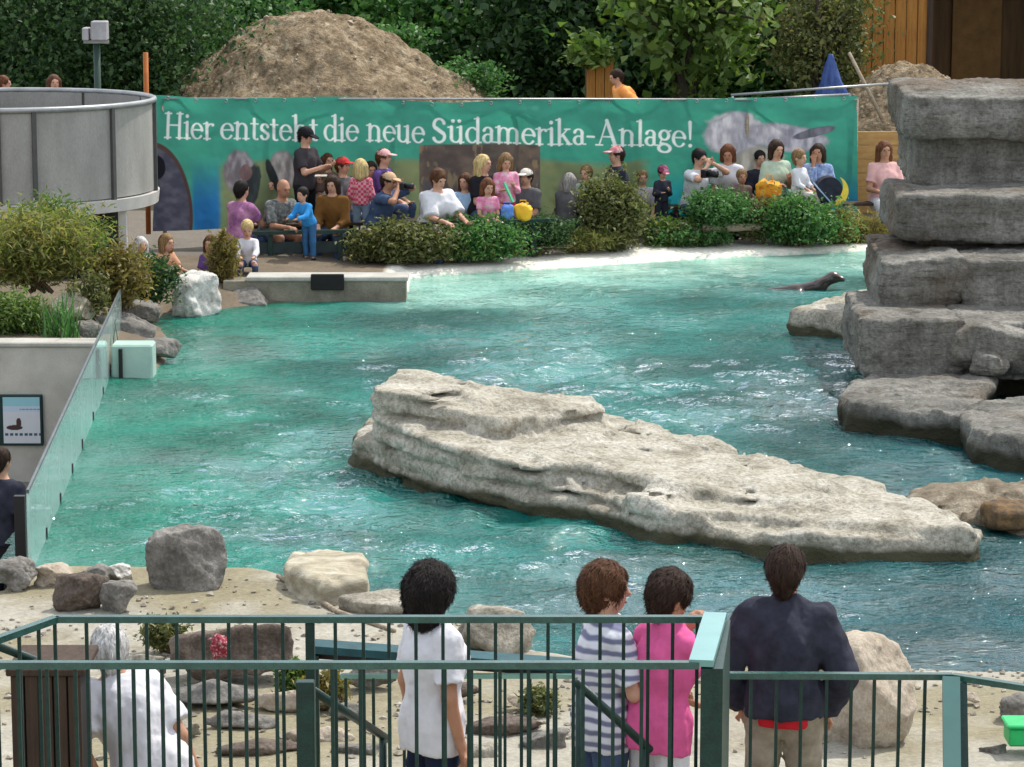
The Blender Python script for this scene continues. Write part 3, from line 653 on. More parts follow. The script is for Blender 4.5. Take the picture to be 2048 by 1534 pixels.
def glass():
    m, nt, b = newmat('pane_glass'); lk = nt.links.new
    b.inputs['Base Color'].default_value = (0.5, 0.66, 0.64, 1); b.inputs['Roughness'].default_value = 0.02; b.inputs['Specular IOR Level'].default_value = 0.9; b.inputs['IOR'].default_value = 1.52
    tr = nd(nt, 'ShaderNodeBsdfTransparent'); tr.inputs['Color'].default_value = (0.80, 0.93, 0.9, 1)
    gl = nd(nt, 'ShaderNodeBsdfGlossy'); gl.inputs['Roughness'].default_value = 0.03; gl.inputs['Color'].default_value = (0.85, 0.95, 0.95, 1)
    fr = nd(nt, 'ShaderNodeFresnel', i_IOR=1.6)
    ad = nd(nt, 'ShaderNodeMath', operation='MULTIPLY_ADD', use_clamp=True); lk(fr.outputs[0], ad.inputs[0]); ad.inputs[1].default_value = 1.7; ad.inputs[2].default_value = 0.12
    mx = nd(nt, 'ShaderNodeMixShader'); lk(ad.outputs[0], mx.inputs[0]); lk(tr.outputs[0], mx.inputs[1]); lk(gl.outputs[0], mx.inputs[2]); 
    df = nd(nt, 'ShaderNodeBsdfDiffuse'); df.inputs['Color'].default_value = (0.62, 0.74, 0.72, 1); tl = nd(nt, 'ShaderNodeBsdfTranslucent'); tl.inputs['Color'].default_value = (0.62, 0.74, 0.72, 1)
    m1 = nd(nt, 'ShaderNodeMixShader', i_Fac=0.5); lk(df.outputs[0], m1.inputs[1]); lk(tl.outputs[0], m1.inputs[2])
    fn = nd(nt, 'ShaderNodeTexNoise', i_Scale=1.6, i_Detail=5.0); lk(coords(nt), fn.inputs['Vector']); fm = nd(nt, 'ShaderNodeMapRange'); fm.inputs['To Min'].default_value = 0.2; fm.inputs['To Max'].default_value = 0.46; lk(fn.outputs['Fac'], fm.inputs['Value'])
    m2 = nd(nt, 'ShaderNodeMixShader'); lk(fm.outputs[0], m2.inputs[0]); lk(mx.outputs[0], m2.inputs[1]); lk(m1.outputs[0], m2.inputs[2])   # milky veil mixed in for the pale pool reflection
    lk(m2.outputs[0], nt.nodes['Material Output'].inputs['Surface'])
    a = GL_N + 0; bb = GL_F + 0; d = (bb - a) / np.linalg.norm(bb - a); Lg = np.linalg.norm(bb - a)
    e = empty('glass_wall', (a + bb) / 2, 'long glass viewing wall of joined panes along the left pool edge', 'glass wall')
    ts = [0.0]
    marks = [(92, 1075), (118, 1005), (140, 945), (165, 895), (190, 840), (208, 790), (222, 745)]
    for u, v in marks: ts.append(float(np.dot(G(u, v) - a, d)))
    ts.append(Lg); sd = np.array([d[1], -d[0], 0])
    for i in range(len(ts) - 1):
        p0 = a + d * (ts[i] + 0.006); p1 = a + d * (ts[i + 1] - 0.006); z0, z1 = -0.35, 0.65
        mb = MB(); mb.v = [q + np.array([0, 0, z]) + sd * s for z in (z0, z1) for q, s in ((p0, -.012), (p1, -.012), (p1, .012), (p0, .012))]
        mb.f = [(0, 3, 2, 1), (4, 5, 6, 7)] + [(k, (k + 1) % 4, 4 + (k + 1) % 4, 4 + k) for k in range(4)]
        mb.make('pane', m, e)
    for t in ts[1:-1]:
        c = a + d * t; MB().box(c + np.array([-.014, -.02, -0.03]), c + np.array([.022, .02, 0.085]), bev=.004).make('clip', BLACK, e)
    top = MB().bar(a + np.array([0, 0, .665]), bb + np.array([0, 0, .665]), 0.02, 0.03); top.make('top_rail', M('rail_grey', (0.10, 0.115, 0.12), 0.4), e)
    MB().box(a + np.array([-.10, -.06, -1.2]), a + np.array([-.015, .0, .64])).make('end_post', BLACK, e)
glass()
def sign():
    p0 = P(6, 892, WALL_Y - 0.06); p1 = P(84, 790, WALL_Y - 0.06)
    e = empty('info_sign', (p0[0] / 2 + p1[0] / 2, WALL_Y - 0.04, p0[2]), 'framed information sign with a small seal picture on the concrete wall', 'sign')
    MB().box((p0[0] - .28, WALL_Y - .05, p0[2]), (p1[0], WALL_Y - 0.002, p1[2]), bev=.01).make('frame', M('sign_frame', (0.006, 0.03, 0.03), 0.4), e)
    n = 90; xs = np.linspace(p0[0] + .01, p1[0] - .03, n); zs = np.linspace(p0[2] + .03, p1[2] - .025, n); X, Z = np.meshgrid(xs, zs, indexing='ij')
    s = (X - xs[0]) / (xs[-1] - xs[0]); t = (Z - zs[0]) / (zs[-1] - zs[0]); c = np.zeros(X.shape + (3,)); c[:] = (0.62, 0.64, 0.68)
    c[t > 0.8] = (0.28, 0.55, 0.62); c[(t > .68) & (t < .8)] = (.5, .6, .72)
    seal = (((s - .3) / .22) ** 2 + ((t - .34) / .055) ** 2 < 1) | (((s - .42) / .07) ** 2 + ((t - .44) / .11) ** 2 < 1); c[seal] = (.06, .03, .03)
    bars = (t > .16) & (t < .22) & (np.floor(s * 23) % 3 != 0); c[bars] = (.05, .09, .13)
    tx = (t > .72) & (t < .75) & (s > .45) & (np.floor(s * 40) % 4 != 0); c[tx] = (.15, .2, .3)
    i = np.arange(n * n).reshape(n, n); q = np.stack([i[:-1, :-1], i[1:, :-1], i[1:, 1:], i[:-1, 1:]], -1).reshape(-1, 4)
    obj('printed_panel', np.stack([X, np.full_like(X, WALL_Y - .056), Z], -1).reshape(-1, 3), q, M('print', (.9, .9, .9), .35, .04, vcol=True), e, col=c.reshape(-1, 3))
sign()

# ------------------------------------------------------------------ far rim: concrete ledge on the left
lg = empty('concrete_ledge', G(640, 603), 'low concrete ledge at the far left pool edge with a dark opening', 'ledge')
a = G(445, 606); b = G(812, 603); dz = 0.33
MB().box((a[0], b[1] - 0.02, -0.6), (b[0], b[1] + 0.42, dz - .06)).make('ledge_wall', M('ledge_stone', (0.14, 0.13, 0.10), 0.9, c2=(0.27, 0.25, 0.19), scale=4, bump=.5, fine=.3), lg)
MB().box((a[0] + .3, b[1] - 0.05, dz - .058), (b[0] + .03, b[1] + 0.45, dz), bev=.012).make('coping', CONCRETE_TOP, lg)
c0 = P(622, 580, b[1] - .05); c1 = P(688, 545, b[1] - .05)
MB().box((c0[0], b[1] - .08, c0[2]), (c1[0], b[1] - .024, c1[2] - .02), bev=.01).make('grille', DARK, lg)
# ------------------------------------------------------------------ printed banner
def glyphs():
    T, N = 0.062, 0.026                        # half widths: stem, hairline
    st = lambda x, y0, y1: [((x, y0), (x, y1), T, T)]
    sf = lambda x, y, a=.13, b=.13: [((x - a, y), (x + b, y), N, N)]
    def arc(cx, cy, rx, ry, a0, a1, n=22, t=T, h=N):
        o = []; pts = []
        for i in range(n + 1):
            a = math.radians(a0 + (a1 - a0) * i / n); pts.append((cx + rx * math.cos(a), cy + ry * math.sin(a), h + (t - h) * abs(math.cos(a)) ** 1.5))
        return [((p[0], p[1]), (q[0], q[1]), p[2], q[2]) for p, q in zip(pts, pts[1:])]
    dot = lambda x, y, r=.075: [((x, y), (x, y), r, r)]
    g = {}
    X = 0.66
    g['H'] = (st(.17, 0, 1) + st(.67, 0, 1) + sf(.17, .02) + sf(.17, .98) + sf(.67, .02) + sf(.67, .98) + [((.17, .52), (.67, .52), N, N)], .86)
    g['i'] = (st(.15, 0, X) + sf(.15, .02) + [((.02, X - .03), (.15, X - .01), N, N)] + dot(.14, .9), .31)
    g['l'] = (st(.15, 0, 1.03) + sf(.15, .02) + [((.02, 1.0), (.15, 1.02), N, N)], .31)
    g['e'] = (arc(.28, .32, .22, .31, 8, 320) + [((.08, .37), (.48, .37), N, N)], .55)
    g['r'] = (st(.15, 0, X) + sf(.15, .02) + [((.02, X - .03), (.15, X - .01), N, N)] + arc(.34, .42, .19, .2, 165, 75) + dot(.40, .58, .06), .47)
    g['n'] = (st(.15, 0, X) + sf(.15, .02) + [((.02, X - .03), (.15, X - .01), N, N)] + arc(.34, .42, .18, .2, 170, 0) + st(.52, 0, .44) + sf(.52, .02), .70)
    g['m'] = (st(.15, 0, X) + sf(.15, .02) + [((.02, X - .03), (.15, X - .01), N, N)] + arc(.33, .42, .17, .2, 170, 0) + st(.50, 0, .44) + sf(.5, .02) + arc(.68, .42, .17, .2, 170, 0) + st(.85, 0, .44) + sf(.85, .02), 1.03)
    g['h'] = (st(.15, 0, 1.03) + sf(.15, .02) + [((.02, 1.0), (.15, 1.02), N, N)] + arc(.34, .42, .18, .2, 170, 0) + st(.52, 0, .44) + sf(.52, .02), .70)
    g['t'] = (st(.17, .1, .82) + [((.02, X - .03), (.34, X - .03), N, N)] + arc(.27, .1, .1, .1, 180, 300), .40)
    g['s'] = (arc(.23, .48, .14, .155, 20, 215, h=.035) + [((.13, .40), (.34, .25), .06, .06)] + arc(.23, .17, .15, .155, 35, -165, h=.035), .46)
    g['d'] = (arc(.27, .32, .21, .31, 50, 310) + st(.49, 0, 1.03) + [((.36, 1.0), (.49, 1.02), N, N)] + sf(.52, .02, .0, .1), .64)
    g['u'] = (st(.14, .2, X) + [((.01, X - .02), (.14, X - .01), N, N)] + arc(.31, .22, .18, .2, 180, 340) + st(.50, 0, X) + [((.37, X - .02), (.5, X - .01), N, N)] + sf(.52, .02, 0, .1), .68)
    g['\u00fc'] = (g['u'][0] + dot(.2, .9) + dot(.45, .9), .68)
    g['a'] = (st(.38, .08, .46) + arc(.24, .46, .15, .17, 0, 165) + arc(.24, .18, .16, .17, 70, 330) + sf(.43, .03, 0, .09), .53)
    g['k'] = (st(.15, 0, 1.03) + sf(.15, .02) + [((.02, 1.0), (.15, 1.02), N, N)] + [((.17, .28), (.46, .62), N, N), ((.28, .4), (.54, .02), T * .9, T * .9)] + sf(.54, .02, .1, .1) + sf(.46, .63, .1, .1), .66)
    g['S'] = (arc(.32, .74, .2, .23, 15, 225, h=.045) + [((.19, .60), (.48, .38), .075, .075)] + arc(.32, .25, .21, .23, 40, -165, h=.045), .66)
    g['-'] = ([((.06, .34), (.32, .34), .04, .04)], .40)
    g['A'] = ([((.12, .02), (.42, 1), N, N), ((.42, 1), (.74, .02), T * 1.1, T * 1.1), ((.22, .36), (.63, .36), N, N)] + sf(.12, .02) + sf(.74, .02), .88)
    g['g'] = (arc(.25, .45, .17, .19, 0, 360, h=.035) + arc(.25, -.08, .22, .16, 0, 360, h=.035) + [((.14, .26), (.10, .14), N, N), ((.1, .12), (.36, .08), .04, .04), ((.38, .58), (.5, .63), N, N)], .54)
    g['!'] = ([((.16, 1.0), (.16, .32), .07, .03)] + dot(.16, .06, .075), .32)
    return g
BN_L = P(306, 190, 41.0); BN_R = P(1716, 193, 44.5)
def banner():
    zb_l = P(306, 462, 41.0)[2]; zb_r = P(1716, 428, 44.5)[2]
    nu, nv = 1150, 215
    U, V = np.meshgrid(np.linspace(306, 1716, nu), np.linspace(0, 1, nv), indexing='ij')
    s = (U - 306) / (1716 - 306)
    top = 190 + 3 * s + 9 * np.sin(math.pi * np.clip(s * 1.05, 0, 1)) + 4 * np.sin(s * 19) * (s < .5); bot = 462 - 34 * s
    Yd = 41.0 + 3.5 * s
    W = top + (bot - top) * V                              # rows of the photograph
    y = -(W - 767) / F; dy = math.cos(TH) + y * math.sin(TH); dzz = -math.sin(TH) + y * math.cos(TH); t = Yd / dy
    X = (U - 1024) / F * t; Z = ZC + dzz * t
    fold = 0.075 * np.sin(s * 44 + 3 * V + 2 * np.sin(s * 9)) * (0.35 + 0.65 * (1 - V)) + 0.03 * np.sin(s * 70 - 6 * V) + 0.2 * (fbm(np.stack([s * 16, V * 3, 0 * s], -1), 4, 90) - .5) + 0.05 * np.exp(-((V - .1) / .06) ** 2) * np.sin(s * 20 + 1)
    Y = Yd + fold
    q3 = lambda a, b, k: fbm(np.stack([U / a, W / b, 0 * U + k], -1), 4, k)
    c = np.zeros(U.shape + (3,)); teal = np.array(L(66, 156, 134)) ; c[:] = teal
    c *= (0.9 + 0.25 * q3(60, 14, 5))[..., None]
    def blend(mask, col): 
        nonlocal c
        m = np.clip(mask, 0, 1)[..., None]; c = c * (1 - m) + np.array(col) * m
    # lower pictures
    blend(sstep(300, 420, W) * sstep(380, 392, U) * sstep(446, 436, U), L(44, 116, 176))
    blend(sstep(318, 332, W + 8 * np.sin(U / 40)) * sstep(432, 452, U) * sstep(1310, 1270, U), L(118, 138, 100))
    mead = sstep(318, 332, W) * sstep(432, 452, U) * sstep(1310, 1270, U) * q3(26, 14, 31)
    blend(mead * 0.7, L(140, 138, 100)); blend(mead * .6 * sstep(.4, .8, q3(30, 22, 32)), L(92, 122, 86))
    pic = sstep(838, 840, U) * sstep(1081, 1079, U) * sstep(288, 290, W)
    blend(pic, L(88, 78, 74)); blend(pic * .7 * sstep(.35, .75, q3(26, 18, 33)), L(116, 104, 92)); blend(pic * .7 * sstep(.4, .75, q3(14, 10, 34)) * sstep(345, 385, W), L(70, 86, 100)); blend(pic * .8 * sstep(.62, .7, q3(12, 30, 36)), L(140, 124, 96))
    an = ((U - 300) / 86) ** 2 + ((W - 432) / 148) ** 2
    blend(sstep(1.03, .99, an), L(84, 62, 58)); blend(sstep(.9, .84, an), L(70, 72, 88)); blend(.6 * sstep(.9, .84, an) * sstep(.3, .8, q3(16, 10, 35)), L(104, 106, 120)); blend(sstep(1, .8, ((U - 312) / 20) ** 2 + ((W - 335) / 26) ** 2), L(25, 26, 36))
    def fur(cu, cv, ru, rv, k, dark, lite, rot=0.0):
        a, b = math.cos(rot), math.sin(rot); du = (U - cu) * a + (W - cv) * b; dv = -(U - cu) * b + (W - cv) * a
        e = (du / ru) ** 2 + (dv / rv) ** 2 + 0.5 * (q3(10, 10, k) - .5)
        blend(sstep(1.15, .75, e), dark); blend(.75 * sstep(1.05, .5, e) * sstep(.25, .8, q3(9, 22, k + 1)), lite)
    fur(478, 345, 32, 46, 40, L(118, 112, 116), L(205, 200, 205)); fur(505, 372, 16, 46, 42, L(50, 58, 60), L(70, 80, 78), .15); fur(492, 345, 13, 16, 44, L(120, 95, 95), L(160, 130, 120))
    fur(565, 340, 28, 42, 46, L(120, 116, 116), L(190, 186, 186)); fur(545, 350, 9, 34, 48, L(40, 46, 50), L(58, 62, 62), -.35)
    fur(1140, 388, 26, 44, 50, L(120, 116, 112), L(168, 166, 160))
    # grey shaggy animal
    fur(1470, 268, 66, 46, 60, L(168, 166, 176), L(235, 233, 238)); fur(1570, 275, 92, 28, 62, L(150, 148, 160), L(225, 222, 230), .12); fur(1630, 265, 46, 9, 64, L(92, 92, 104), L(136, 134, 146), -.22); fur(1515, 345, 62, 52, 66, L(176, 172, 160), L(222, 218, 206), -.4)
    blend(sstep(320, 430, W) * sstep(1640, 1712, U), L(32, 120, 170)); blend(sstep(330, 400, W) * sstep(1310, 1340, U) * sstep(1430, 1360, U), L(40, 150, 165))
    # lettering
    gl = glyphs(); d = np.full(U.shape, 9.0); us = 306 + np.arange(nu) * (1410 / (nu - 1))
    for word, u0, u1 in (('Hier', 327, 430), ('entsteht', 441, 637), ('die', 647, 717), ('neue', 732, 850), ('S\u00fcdamerika-Anlage!', 862, 1388)):
        tot = sum(gl[ch][1] for ch in word); k = (u1 - u0) / tot; x = 0.0
        for ch in word:
            strokes, adv = gl[ch]
            i0 = np.searchsorted(us, u0 + (x - .1) * k); i1 = np.searchsorted(us, u0 + (x + adv + .1) * k)
            sx = (U[i0:i1] - u0) / k - x; base = 276 + (U[i0:i1] - 330) * 0.0165; sy = (base - W[i0:i1]) / 49.0
            dd = d[i0:i1]
            for (ax, ay), (bx_, by_), ra, rb in strokes:
                ex, ey = bx_ - ax, by_ - ay; tt = np.clip(((sx - ax) * ex + (sy - ay) * ey) / (ex * ex + ey * ey + 1e-9), 0, 1)
                dd = np.minimum(dd, np.hypot(sx - ax - ex * tt, sy - ay - ey * tt) - 0.95 * (ra + (rb - ra) * tt))
            d[i0:i1] = dd; x += adv
    blend(sstep(.02, -.012, d), (0.82, 0.9, 0.86))
    i = np.arange(nu * nv).reshape(nu, nv); q = np.stack([i[:-1, :-1], i[:-1, 1:], i[1:, 1:], i[1:, :-1]], -1).reshape(-1, 4)
    e = empty('banner', ((BN_L[0] + BN_R[0]) / 2, 42.8, 0.2), 'long printed green banner with white lettering stretched behind the spectators', 'banner')
    m = M('banner_print', (.92, .92, .92), .55, .05, vcol=True, bump=.15, bscale=9, spec=.25)
    nt = m.node_tree; bs = nt.nodes['Principled BSDF']; tl = nd(nt, 'ShaderNodeBsdfTranslucent'); sh = nd(nt, 'ShaderNodeMixShader', i_Fac=0.4); src_ = bs.inputs['Base Color'].links[0].from_socket; nt.links.new(src_, tl.inputs['Color'])
    nt.links.new(bs.outputs[0], sh.inputs[1]); nt.links.new(tl.outputs[0], sh.inputs[2]); nt.links.new(sh.outputs[0], nt.nodes['Material Output'].inputs['Surface'])
    obj('printed_cloth', np.stack([X, Y, Z], -1).reshape(-1, 3), q[:, ::-1], m, e, smooth=True, col=c.reshape(-1, 3))
    ey = MB().tube([(.022 * math.cos(t), 0, .022 * math.sin(t)) for t in np.linspace(0, 2 * math.pi, 9)], .008, 5, False).data('eyelet', STEEL)
    for k in range(24):
        iu = int((k + .5) / 24 * nu); inst('eyelet', ey, (X[iu, 4], Y[iu, 4] - .012, Z[iu, 4]), e)
    post = MB().tube([(0, 0, 0), (0, 0, 2.3)], .03, 8).data('post', WOOD, True)
    for k in range(7):
        s_ = k / 6 if k else .01; p = BN_L + (BN_R - BN_L) * s_; inst('post', post, (p[0], p[1] + .16, p[2] - 2.36), e)
    mb = MB().tube([BN_L + np.array([0, .13, -.06]), BN_R + np.array([0, .13, -.06])], .02, 6); mb.make('top_wire', STEEL, e, smooth=True)
banner()

# ------------------------------------------------------------------ round tank
def tank():
    cx, cy, R = P(2, 200, 38.5)[0], 38.5, 2.03; z1 = 2.52; z0 = 1.22
    e = empty('round_tank', (cx, cy, 0.3), 'round raised grey metal tank with ribbed panels at the left', 'tank')
    m = M('tank_metal', (0.24, 0.235, 0.215), 0.5, c2=(0.36, 0.35, 0.325), scale=1.6, stretch=(1, 1, .35), bump=.25, bscale=5, fine=.18, spec=.35)
    mi = M('tank_band', (0.42, 0.41, 0.38), .6, c2=(.55, .54, .5), scale=3)
    ribs = []
    for u in (12, 78, 216, 297):
        s = (P(u, 300, 37)[0] - cx) / R * (38.5 / 37) ** 0; ribs.append(-math.acos(max(-1, min(1, s))) )
    ang = sorted(set([round(a, 3) for a in ribs])) ; step = .62
    allr = list(ang); a = ang[0] - step
    while a > ang[-1] - 2 * math.pi + .35: allr.insert(0, a); a -= step
    allr = sorted(allr); n = len(allr)
    for k in range(n):
        a0 = allr[k] + .012; a1 = (allr[(k + 1) % n] if k < n - 1 else allr[0] + 2 * math.pi) - .012; V = []; Q = []; m_ = 10
        for j in range(m_ + 1):
            t = a0 + (a1 - a0) * j / m_
            for r in (R - .012, R + .012):
                for z in (z0 + .12, z1): V.append((cx + r * math.cos(t), cy + r * math.sin(t), z))
        for j in range(m_):
            b = j * 4; Q += [(b + 2, b + 6, b + 7, b + 3), (b, b + 1, b + 5, b + 4), (b + 1, b + 3, b + 7, b + 5), (b, b + 4, b + 6, b + 2)]
        Q += [(0, 2, 3, 1), (m_ * 4, m_ * 4 + 1, m_ * 4 + 3, m_ * 4 + 2)]
        obj('panel', np.array(V), Q, m, e, smooth=False)
    rib = MB().box((-.028, -.028, 0), (.028, .028, z1 - z0)).data('rib', M('tank_rib', (.07, .07, .065), .5))
    for t in allr: inst('rib', rib, (cx + (R + .03) * math.cos(t), cy + (R + .03) * math.sin(t), z0), e, rot=(0, 0, t))
    ring = lambda z, r, rad: MB().tube([(cx + r * math.cos(t), cy + r * math.sin(t), z) for t in np.linspace(0, 2 * math.pi, 61)], rad, 8, False)
    ring(z1 + .02, R + .02, .04).make('top_rim', STEEL, e, smooth=True)
    V = []; Q = []
    for j in range(61):
        t = 2 * math.pi * j / 60
        for r, z in ((R + .05, z0 - .06), (R + .07, z0 + .1), (R - .02, z0 + .1), (R - .03, z0 - .06)): V.append((cx + r * math.cos(t), cy + r * math.sin(t), z))
        if j < 60: Q += [(j * 4 + k, j * 4 + 4 + k, j * 4 + 4 + (k + 1) % 4, j * 4 + (k + 1) % 4) for k in range(4)]
    obj('base_band', np.array(V), Q, mi, e)
    leg = MB().box((-.05, -.05, 0), (.05, .05, z0 - .35), bev=.006).data('leg', mi)
    for t in (allr[1] if False else -math.acos((P(85, 300, 37)[0] - cx) / R), -.5, -2.2, -3.1, 1.2, 2.4): inst('leg', leg, (cx + (R - .05) * math.cos(t), cy + (R - .05) * math.sin(t), .3), e)
    d = MB(); ring_ = [(cx + (R - .06) * math.cos(t), cy + (R - .06) * math.sin(t), z0 + .05) for t in np.linspace(0, 2 * math.pi, 41)[:-1]]
    d.v = [np.array(q) for q in ring_]; d.f = [tuple(range(40))]; d.make('floor_plate', DARK, e)
    obj('gap_shade', np.array([(cx + (R - .5) * math.cos(t), cy + (R - .5) * math.sin(t), z) for t in np.linspace(0, 2 * math.pi, 40) for z in (.2, z0)]), [(2 * j, 2 * j + 2, 2 * j + 3, 2 * j + 1) for j in range(39)], DARK, e)  # dark cylinder standing in for the shade below the raised tank
tank()

# ------------------------------------------------------------------ earth mound and soil heap
def mound(name, cx, cy, rx, ry, z0, z1, seed, label, skew=0.0):
    n = 210; X, Y = np.meshgrid(np.linspace(-1.15, 1.15, n), np.linspace(-1.15, 1.15, n), indexing='ij')
    r = np.hypot(X, Y); p = np.stack([X * 3, Y * 3, 0 * X + seed], -1)
    prof = np.clip(1 - r, 0, 1) ** 0.95 * 1.06; prof = 1 - np.sqrt((1 - np.clip(prof, 0, 1)) ** 2 + .004)
    sec = .62 * np.clip(1 - np.hypot((X - .46) / .55, (Y + .1) / .7), 0, 1) ** .8
    prof = np.maximum(prof, sec) if skew else prof
    Z = z0 + (z1 - z0) * (prof + 0.16 * (fbm(p * 1.3, 5, seed) - .5) * (r < 1.05) + 0.07 * (fbm(p * 6, 4, seed + 2) - .5) + .035 * (fbm(p * 22, 3, seed + 4) - .5)) - .25 * (r > 1.0)
    i = np.arange(n * n).reshape(n, n); q = np.stack([i[:-1, :-1], i[1:, :-1], i[1:, 1:], i[:-1, 1:]], -1).reshape(-1, 4)
    m = M('mound_earth', (0.16, 0.115, 0.065), .95, c2=(.31, .235, .145), c3=(.5, .41, .28), scale=3.2, bump=1.0, bscale=9, fine=.62, fscale=9, dist=.12)
    o = obj(name, np.stack([cx + rx * X, cy + ry * Y, Z], -1).reshape(-1, 3), q, m, org=(cx, cy, z0), smooth=True); tag(o, label, 'earth mound')
    rng = np.random.RandomState(seed); V = []; Q = []
    ic = np.array([(1, 0, 0), (-1, 0, 0), (0, 1, 0), (0, -1, 0), (0, 0, 1), (0, 0, -1)], float); fc = [(0, 2, 4), (2, 1, 4), (1, 3, 4), (3, 0, 4), (2, 0, 5), (1, 2, 5), (3, 1, 5), (0, 3, 5)]
    for k in range(900):
        a, b_ = rng.randint(4, n - 4, 2)
        if r[a, b_] > .95: continue
        sz = rng.uniform(.015, .06) * rng.uniform(.5, 1.2); b = len(V); V += list((ic * rng.uniform(.6, 1.2, (6, 1))) @ ROT(*rng.uniform(0, 6, 3)) * sz + [cx + rx * X[a, b_], cy + ry * Y[a, b_], Z[a, b_] + sz * .3]); Q += [tuple(b + i for i in f) for f in fc]
    st = obj('clods', np.array(V), Q, M('clod', (.16, .12, .08), .95, c2=(.34, .28, .2), c3=(.5, .45, .36), scale=2), o, org=(cx, cy, z0)); st['kind'] = 'stuff'; return o
pk = P(625, -8, 50.5)
mound('earth_mound', pk[0], 50.5, 5.0, 3.6, 0.3, pk[2], 7, 'large brown heap of dug earth behind the banner', .35)
pk2 = P(1800, 95, 48.5)
mound('soil_heap', pk2[0] + .2, 48.6, 2.9, 2.2, 0.3, pk2[2] - .15, 9, 'smaller brown soil heap in front of the orange shed')
rngs = np.random.RandomState(77)

# ------------------------------------------------------------------ shed, boards, poles, tarpaulin, lamp
def shed():
    y0 = 51.5; xl = P(1722, 100, y0)[0]; xm = P(1857, 100, y0)[0]; xr = P(2120, 100, y0)[0]; zb, zt = 0.6, 4.6
    e = empty('shed', ((xl + xr) / 2, y0 + 1, zb), 'orange boarded shed with a dark open front at the top right', 'shed')
    n = 6; w = (xm - xl) / n; bd = MB().box((0, 0, 0), (w - .012, .05, zt - zb), bev=.006).data('board', ORANGE_WOOD)
    for k in range(n): inst('board', bd, (xl + k * w, y0 - (.012 if k % 2 else 0), zb), e)
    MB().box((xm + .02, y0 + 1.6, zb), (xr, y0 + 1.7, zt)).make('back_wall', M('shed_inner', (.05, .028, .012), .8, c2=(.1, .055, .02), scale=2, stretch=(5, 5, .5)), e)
    MB().box((xl, y0 + .1, zb), (xl + .06, y0 + 1.7, zt)).make('side_wall', ORANGE_WOOD, e)
    MB().box((xl - .3, y0 - .5, zt + .02), (xr + .2, y0 + 2.2, zt + .16)).make('roof', BROWN_WOOD, e)
    MB().box((xm - .04, y0 - .06, zb), (xm + .06, y0 + .06, zt)).make('post', BROWN_WOOD, e)
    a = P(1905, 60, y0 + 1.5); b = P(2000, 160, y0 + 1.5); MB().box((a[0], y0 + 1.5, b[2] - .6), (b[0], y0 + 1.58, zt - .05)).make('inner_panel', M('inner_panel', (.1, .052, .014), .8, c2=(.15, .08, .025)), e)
    MB().box((xr, y0 + .05, zb), (xr + .1, y0 + 1.7, zt)).make('right_wall', BROWN_WOOD, e)
shed()
a = P(1172, 140, 48.4); b = P(1226, 205, 48.4)
h = empty('wooden_hut', ((a[0] + b[0]) / 2, 48.3, .5), 'narrow orange brown wooden hut half hidden by leaves behind the worker', 'hut')
n = 3; w = (b[0] - a[0]) / n; bd = MB().box((0, 0, 0), (w - .01, .04, a[2] + .25 - .5), bev=.005).data('board', ORANGE_WOOD)
for k in range(n): inst('board', bd, (a[0] + k * w, 48, .5), h)
MB().box((a[0] - .0, 48.02, a[2] + .245), (b[0] - .01, 49.2, a[2] + .27), bev=.004).make('roof', ORANGE_WOOD, h)
MB().box((a[0], 48.05, .5), (b[0] - .01, 49, a[2] + .24)).make('wall', BROWN_WOOD, h)
a = P(1716, 262, 45.6); b = P(1812, 430, 45.6)
h = empty('ochre_screen', ((a[0] + b[0]) / 2, 45.7, b[2]), 'ochre wooden board screen beside the right end of the banner', 'screen')
n = 6; hh = (a[2] - b[2]) / n; bd = MB().box((0, 0, 0), (b[0] - a[0], .05, hh - .01), bev=.006).data('board', OCHRE_WOOD)
for k in range(n): inst('board', bd, (a[0], 45.6 + (.01 if k % 2 else 0), b[2] + k * hh), h)
MB().box((b[0] - .12, 45.58, b[2] - .2), (b[0] - .02, 45.597, a[2] + .06)).make('post', OCHRE_WOOD, h)
tag(MB().tube([P(1698, 105, 46.2), P(1768, 245, 45.9)], [.03, .035], 8).make('leaning_pole', WOOD, smooth=True), 'pale wooden pole leaning above the right end of the banner', 'pole')
e = empty('scaffold_rail', P(1640, 240, 45.4), 'thin metal scaffold rail behind the right end of the banner', 'rail')
for (u0, v0, u1, v1) in ((1462, 190, 1802, 166), (1470, 200, 1700, 189)): MB().tube([P(u0, v0, 45.2), P(u1, v1, 45.4)], .022, 6).make('tube', STEEL, e, smooth=True)
for u in (1465, 1700): MB().tube([P(u, 188, 45.3), P(u, 330, 45.3)], .022, 6).make('upright', STEEL, e, smooth=True)
def tarp():
    c = P(1664, 182, 46.5); t = P(1662, 108, 46.5); n = 26; V = []; Q = []
    for j in range(12):
        s = j / 11
        for k in range(n):
            a = 2 * math.pi * k / n; r = (.03 + .27 * s ** 1.05) * (1 + .5 * (abs(math.sin(a * 3.5 + s)) - .5) * (.4 + s * .6) + .16 * math.sin(a * 9 - s * 7)) * (1 + .25 * math.cos(a - .6) * s); V.append((t[0] + r * math.cos(a), 46.5 + r * math.sin(a), t[2] + (c[2] - .3 - t[2]) * s))
    for j in range(11):
        for k in range(n): Q.append((j * n + k, j * n + (k + 1) % n, (j + 1) * n + (k + 1) % n, (j + 1) * n + k)[::-1])
    Q.append(tuple(range(n)))
    o = obj('tarpaulin', np.array(V), Q, M('blue_tarp', (.02, .05, .17), .5, c2=(.05, .1, .3), scale=6, bump=.3), org=(c[0], 46.5, c[2] - .3), smooth=True); tag(o, 'dark blue tarpaulin draped in a peak behind the banner', 'tarpaulin')
tarp()
